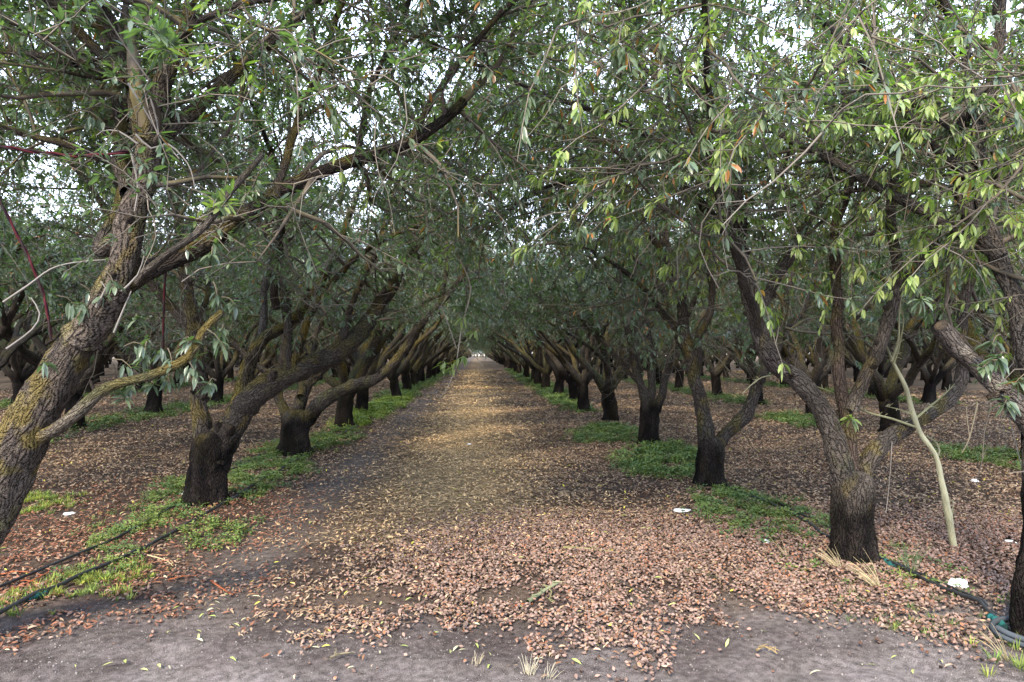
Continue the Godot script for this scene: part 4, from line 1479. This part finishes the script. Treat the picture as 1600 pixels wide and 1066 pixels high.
	for m in arms:
		var ak := Maker.new()
		var pts := through(b, m.map(func(q): return [q[0], q[1], z + (q[0] - 1430) * 0.0006]))
		stick(ak, pts, 0.011 if m.size() > 3 else 0.007, 0.003, pale.lerp(Color(0.33, 0.31, 0.17), rng.randf()), 7)
		for k in pts.size() - 1:
			for e in 4:
				var a: Vector3 = pts[k].lerp(pts[k + 1], rng.randf())
				var d := Vector3(rng.randf_range(-1, 1), rng.randf_range(-0.4, 1), rng.randf_range(-1, 1)).normalized()
				var h := rng.randf_range(0.02, 0.06)
				stick(ak, [a, a + d * h * 0.5 + Vector3(0, 0.004, 0), a + d * h], 0.0032, 0.0018, pale, 4)
		piece("side_branch", ak.mesh(), M.pale, root)
	# white chunks
	white_lump(1066, 799, 0.085, 0.022, "flat white chunk, largest beside the weeds near the middle right of the aisle")
	white_lump(1108, 787, 0.04, 0.03, "small round white chunk at the edge of the weeds by the two-armed tree")
	white_lump(1197, 849, 0.045, 0.02, "small white chunk at the aisle side of the right weeds")
	white_lump(1497, 920, 0.075, 0.055, "domed white chunk behind the drip hoses at right")
	white_lump(1578, 847, 0.055, 0.022, "white chunk beside the right edge trunk")
	white_lump(1523, 753, 0.06, 0.03, "distant white chunk beyond the pale upright branch")
	white_lump(286, 773, 0.05, 0.03, "white chunk touching the left black stump")
	white_lump(108, 800, 0.07, 0.012, "flat greyish white chunk right of the bright grass patch at left")
	white_lump(733, 694, 0.06, 0.025, "tiny white chunk in the middle of the aisle")
	# reddish strips of bark and prunings
	for s in [[[-10, 908], [30, 905], [70, 910], "long red bark strip lying on the left hose, upper of the pile"], [[5, 925], [40, 920], [66, 926], "orange red bark strip lying beneath the upper one at left"], [[20, 935], [60, 915], [75, 905], "slanted red bark strip across the left pile"], [[262, 908], [285, 904], [306, 900], "straight orange bark strip on the bare dirt left of the aisle"], [[330, 905], [350, 918], [365, 924], "bent orange bark strip right of the straight one"], [[858, 866], [875, 870], [888, 873], "thin orange stick in front of the green twig mid aisle"], [[800, 947], [815, 945], [832, 942], "dark orange stick end below the broken leafy stick"]]:
		var pts := []
		for k in 3: pts.append(on_ground(s[k][0], s[k][1]) + Vector3.UP * (0.022 + 0.012 * (k % 2)))
		var sk := Maker.new()
		var line := smooth_line(pts, 0.03)
		for k in line.size():
			line[k] += Vector3(0, 0.006 * gnarl.get_noise_2d(k * 0.7, pts[0].x), 0)
		tube(sk, line, radius_line(line, 0.013, 0.006), 6, {"base": Color(0.30, 0.095, 0.045), "moss": 0.0}, 0)
		for k in sk.v.size() - 1:
			var c: Vector3 = line[mini(k / 7, line.size() - 1)]
			sk.v[k] = Vector3(sk.v[k].x, c.y + (sk.v[k].y - c.y) * 0.28 - 0.012, sk.v[k].z)
		tag(piece("bark_strip", sk.mesh(), M.twig), s[3], "bark strip")
	for s in [[[880, 862], [910, 864], [940, 868], [966, 871], 0.010, Color(0.17, 0.155, 0.075), "greenish straight twig lying across the hulls mid aisle"], [[824, 944], [838, 934], [855, 926], [871, 918], 0.016, Color(0.19, 0.20, 0.12), "broken pale green stick lying on the hulls"], [[1070, 893], [1090, 895], [1110, 902], [1122, 908], 0.011, Color(0.06, 0.055, 0.035), "dark mossy twig half buried in the hull carpet"], [[960, 914], [985, 922], [1000, 930], [1012, 936], 0.007, Color(0.05, 0.042, 0.035), "thin dark twig on the hulls in front of the mossy twig"], [[1183, 1022], [1195, 1018], [1208, 1024], [1214, 1030], 0.006, Color(0.34, 0.24, 0.12), "small forked tan twig on the bare dirt at right"], [[850, 920], [862, 930], [858, 940], [866, 946], 0.006, Color(0.2, 0.19, 0.1), "short side twig by the broken green stick"], [[230, 878], [250, 882], [262, 886], [270, 892], 0.005, Color(0.36, 0.30, 0.18), "thin pale twig in the left weeds between the hoses"], [[515, 1042], [525, 1036], [535, 1032], [552, 1030], 0.007, Color(0.24, 0.20, 0.13), "small dry twig tuft on the dirt road at lower left"]]:
		var pts := []
		for k in 4: pts.append(on_ground(s[k][0], s[k][1]) + Vector3.UP * 0.028)
		var sk := Maker.new()
		stick(sk, pts, s[4], s[4] * 0.5, s[5], 7)
		for e in 3:
			var a: Vector3 = pts[e].lerp(pts[e + 1], 0.6)
			stick(sk, [a, a + Vector3(rng.randf_range(-0.03, 0.03), 0.012, rng.randf_range(-0.04, 0.04)), a + Vector3(rng.randf_range(-0.06, 0.06), 0.018, rng.randf_range(-0.07, 0.07))], s[4] * 0.45, s[4] * 0.25, s[5], 5)
		tag(piece("twig", sk.mesh(), M.twig), s[6], "twig")
	# the bare twig that hangs into the aisle, with its few leaves
	var h := at(718, 405, 6.0)
	var hang := thing("hanging_branch", h, "thin bare twig hanging into the middle of the aisle with a leafy tuft", "branch")
	for m in [[[718, 405], [735, 450], [722, 510], [712, 570], [700, 605], [687, 622]], [[722, 505], [716, 545], [713, 575]], [[690, 480], [705, 520], [713, 545]], [[732, 545], [745, 560], [755, 572]]]:
		var hk := Maker.new()
		stick(hk, through(h, m.map(func(q): return [q[0], q[1], 6.0])), 0.007, 0.003, Color(0.30, 0.26, 0.21), 5)
		piece("twig", hk.mesh(), M.twig, hang)
	for q in [[700, 572], [712, 565], [725, 560], [705, 578], [690, 570], [740, 520], [720, 500]]:
		var tip := at(q[0], q[1], 6.0)
		spray(hang, tip, tip + Vector3(0.05, 0.06, 0.02), 6, 1, 0.9)
	var wire := Maker.new()
	var w0 := at(1388, 640, 5.2)
	stick(wire, through(w0, [[1394, 690, 5.2], [1391, 740, 5.2], [1386, 790, 5.2], [1384, 802, 5.2]]), 0.004, 0.003, Color(0.25, 0.22, 0.2), 5)
	var wo := piece("hanging_twig", wire.mesh(), M.twig)
	wo.position = w0
	tag(wo, "thin grey twig dangling below the right fork of the V-shaped tree", "twig")
	var w1 := at(1530, 630, 4.2)
	var wk := Maker.new()
	stick(wk, through(w1, [[1528, 630, 4.2], [1520, 665, 4.2], [1513, 690, 4.2], [1503, 708, 4.2]]), 0.005, 0.003, Color(0.24, 0.205, 0.15), 5)
	stick(wk, through(w1, [[1516, 685, 4.2], [1512, 660, 4.2], [1510, 635, 4.2]]), 0.004, 0.002, Color(0.24, 0.205, 0.15), 5)
	var wp := piece("hanging_twig", wk.mesh(), M.twig)
	wp.position = w1
	tag(wp, "pale forked twig dangling under the peeling cut limb", "twig")
	# weeds and grass
	M.weed = weed_mesh(true, 16, 0.055)
	M.grass = weed_mesh(false, 16, 0.085)
	var g := Color(0.075, 0.135, 0.045)
	var lime := Color(0.125, 0.20, 0.045)
	patch("bright green grass patch at the foot of the left leaning trunk", outline([[5, 795], [25, 776], [70, 772], [105, 784], [88, 800], [40, 803]]), false, lime, 1485, 0.66, "grass")
	patch("low grass along the near left hose at the picture edge", outline([[-40, 975], [40, 965], [140, 955], [230, 925], [215, 895], [160, 880], [60, 925], [-40, 950]]), false, lime, 1009, 0.57, "grass")
	patch("mixed weeds between the two left hoses", outline([[60, 925], [170, 865], [240, 830], [300, 795], [330, 812], [250, 850], [190, 885], [120, 920]]), true, g, 470, 0.74)
	patch("weeds on the outer side of the left hose before the black stump", outline([[130, 860], [160, 815], [215, 790], [260, 755], [300, 745], [300, 790], [230, 830], [150, 870]]), true, g, 583, 0.82)
	patch("weeds on the aisle side of the near left hose", outline([[275, 858], [300, 830], [370, 815], [412, 835], [380, 850], [320, 862]]), true, g, 470, 0.82)
	patch("thick green weeds right behind the black furrowed stump", outline([[348, 790], [355, 745], [400, 715], [470, 715], [480, 738], [440, 765], [390, 785]]), true, g, 640, 0.9)
	patch("weeds around the third stump on the left", outline([[395, 712], [430, 690], [480, 690], [530, 668], [565, 672], [550, 692], [490, 712], [470, 722]]), true, g, 370, 1.07)
	patch("weeds beneath the fourth and fifth left trees", outline([[520, 668], [560, 640], [620, 618], [650, 612], [625, 640], [590, 655], [560, 672]]), true, lime, 277, 1.56)
	patch("thick dark green weed clump beside the two-armed tree", outline([[975, 735], [985, 708], [1020, 698], [1065, 700], [1098, 715], [1095, 750], [1040, 752], [1000, 748]]), true, g, 594, 1.31)
	patch("long weed patch between the two-armed tree and the V-shaped tree", outline([[1085, 790], [1110, 765], [1160, 768], [1230, 795], [1310, 825], [1308, 850], [1240, 848], [1160, 835], [1100, 815]]), true, g, 613, 0.94)
	patch("sparse weeds around the hoses right of the V-shaped trunk", outline([[1360, 890], [1380, 850], [1430, 865], [1480, 895], [1540, 930], [1500, 940], [1440, 930], [1400, 920]]), true, g, 376, 0.74)
	patch("low grass at the dirt edge below the right hoses", outline([[1310, 955], [1350, 950], [1420, 940], [1490, 950], [1530, 975], [1480, 985], [1390, 978]]), false, g, 613, 0.57, "grass")
	patch("thin weeds in front of the V-shaped trunk", outline([[1180, 890], [1250, 872], [1310, 880], [1370, 905], [1340, 930], [1280, 915]]), true, g, 168, 0.66)
	patch("green weeds at the foot of the fourth and fifth right trees", outline([[895, 690], [905, 672], [950, 664], [1000, 678], [1005, 694], [960, 695]]), true, g, 409, 1.23)
	patch("weeds along the far right row beyond the sixth tree", outline([[855, 625], [850, 606], [880, 620], [930, 646], [900, 648]]), true, g, 218, 1.56)
	patch("weeds in the second row right behind the pale branch", outline([[1465, 702], [1520, 700], [1600, 712], [1680, 728], [1680, 745], [1560, 730], [1480, 718]]), true, g, 330, 1.23)
	patch("weeds under the second row right behind the two-armed tree", outline([[1190, 655], [1230, 645], [1300, 658], [1320, 672], [1260, 672]]), true, g, 251, 1.39)
	patch("yellow green grass tussock at the right edge trunk's foot", outline([[1560, 1040], [1590, 1012], [1660, 1015], [1680, 1060], [1600, 1062]]), false, lime, 594, 0.9, "grass")
	patch("mossy green film of tiny weeds on the dirt at right", outline([[1490, 1000], [1530, 985], [1570, 1000], [1540, 1025], [1500, 1020]]), false, Color(0.11, 0.13, 0.03), 277, 0.25, "grass")
	# strips of weeds below the side rows and farther down the aisle rows
	for s in [[-2.95, -24.0, -60.0, "left row strip of weeds running far down the aisle"], [2.95, -24.0, -60.0, "right row strip of weeds running far down the aisle"], [-8.35, -11.0, -40.0, "strip of weeds beneath the second row left"], [8.35, -20.0, -44.0, "strip of weeds far along the second row right"], [-13.9, -18.0, -44.0, "strip of weeds beneath the third row left"], [13.9, -20.0, -44.0, "strip of weeds beneath the third row right"]]:
		patch(s[3], [Vector3(s[0] - 0.7, 0, s[1]), Vector3(s[0] + 0.7, 0, s[1]), Vector3(s[0] + 0.7, 0, s[2]), Vector3(s[0] - 0.7, 0, s[2])], true, g, 59, 1.97)
	# dry tufts
	var straw := Color(0.46, 0.37, 0.22)
	tuft(on_ground(1312, 893), 26, 0.24, Vector3(-0.55, 0, 0), straw, "leaning dry straw tuft at the left foot of the V-shaped tree", "straw_tuft", "dry grass")
	tuft(on_ground(1372, 926), 24, 0.26, Vector3(-0.6, 0, 0), straw, "leaning dry straw tuft in front of the hoses below the V-shaped tree", "straw_tuft", "dry grass")
	tuft(on_ground(826, 1058), 22, 0.09, Vector3(0.1, 0, 0), Color(0.50, 0.44, 0.32), "pale dry grass tuft at the bottom centre of the dirt", "straw_tuft", "dry grass")
	tuft(on_ground(858, 1064), 14, 0.07, Vector3(0.3, 0, 0), Color(0.50, 0.44, 0.32), "smaller pale dry grass tuft at the bottom edge of the dirt", "straw_tuft", "dry grass")
	tuft(on_ground(745, 1038), 10, 0.08, Vector3(0.2, 0, 0), Color(0.44, 0.37, 0.25), "thin dry grass wisp on the dirt left of the bottom tuft", "straw_tuft", "dry grass")
	tuft(on_ground(1572, 1030), 12, 0.26, Vector3(-0.5, 0, 0.2), straw, "dry straw stalks leaning from the hose wound round the edge trunk", "straw_tuft", "dry grass")
	tuft(on_ground(1230, 872), 7, 0.22, Vector3(-0.3, 0, 0), straw, "few dry straw stalks standing in the thin weeds before the trunk", "straw_tuft", "dry grass")
	tuft(on_ground(1424, 900), 20, 0.30, Vector3(0.05, 0, 0), Color(0.13, 0.17, 0.10), "tall grey green weed standing behind the right hoses", "tall_weed", "weed")
	# yellow green leaves freshly fallen on the bare dirt
	var fm := []
	for k in 6:
		var m := Maker.new()
		add_leaf(m, Vector3(-0.035, 0, 0), Vector3(1, 0.25, 0), Vector3(0, 1, rng.randf_range(-0.4, 0.4)), 0.075, 0.017, rng.randf_range(0.4, 0.9), [Color(0.40, 0.40, 0.16), Color(0.30, 0.36, 0.10), Color(0.48, 0.44, 0.28)][k % 3], true)
		fm.append(m.mesh())
	for k in 110:
		var px := rng.randf_range(0, 1600)
		var p := on_ground(px, rng.randf_range(935, 1062))
		if k > 70: p = on_ground(px, rng.randf_range(790, 940))
		var o := piece("fallen_leaf", fm[rng.randi() % 6], M.herb)
		o.transform = lying(p, rng.randf_range(0.45, 0.95), 0.3, 0.012 if k <= 70 else 0.03)
		var where: String = ("on the bare dirt" if k <= 70 else "on the brown litter") + (" at lower left" if px < 530 else (" at the lower middle" if px < 1060 else " at lower right"))
		tag(o, "slender yellow green leaf freshly fallen %s" % where, "leaf", "fresh leaves %s" % where)
	if DEBUG:
		var total := 0
		var seen := {}
		for o in find_children("*", "MeshInstance3D", true, false):
			if seen.has(o.mesh): continue
			seen[o.mesh] = true
			for k in o.mesh.get_surface_count(): total += o.mesh.surface_get_array_index_len(k) / 3
		print("all triangles ", total)
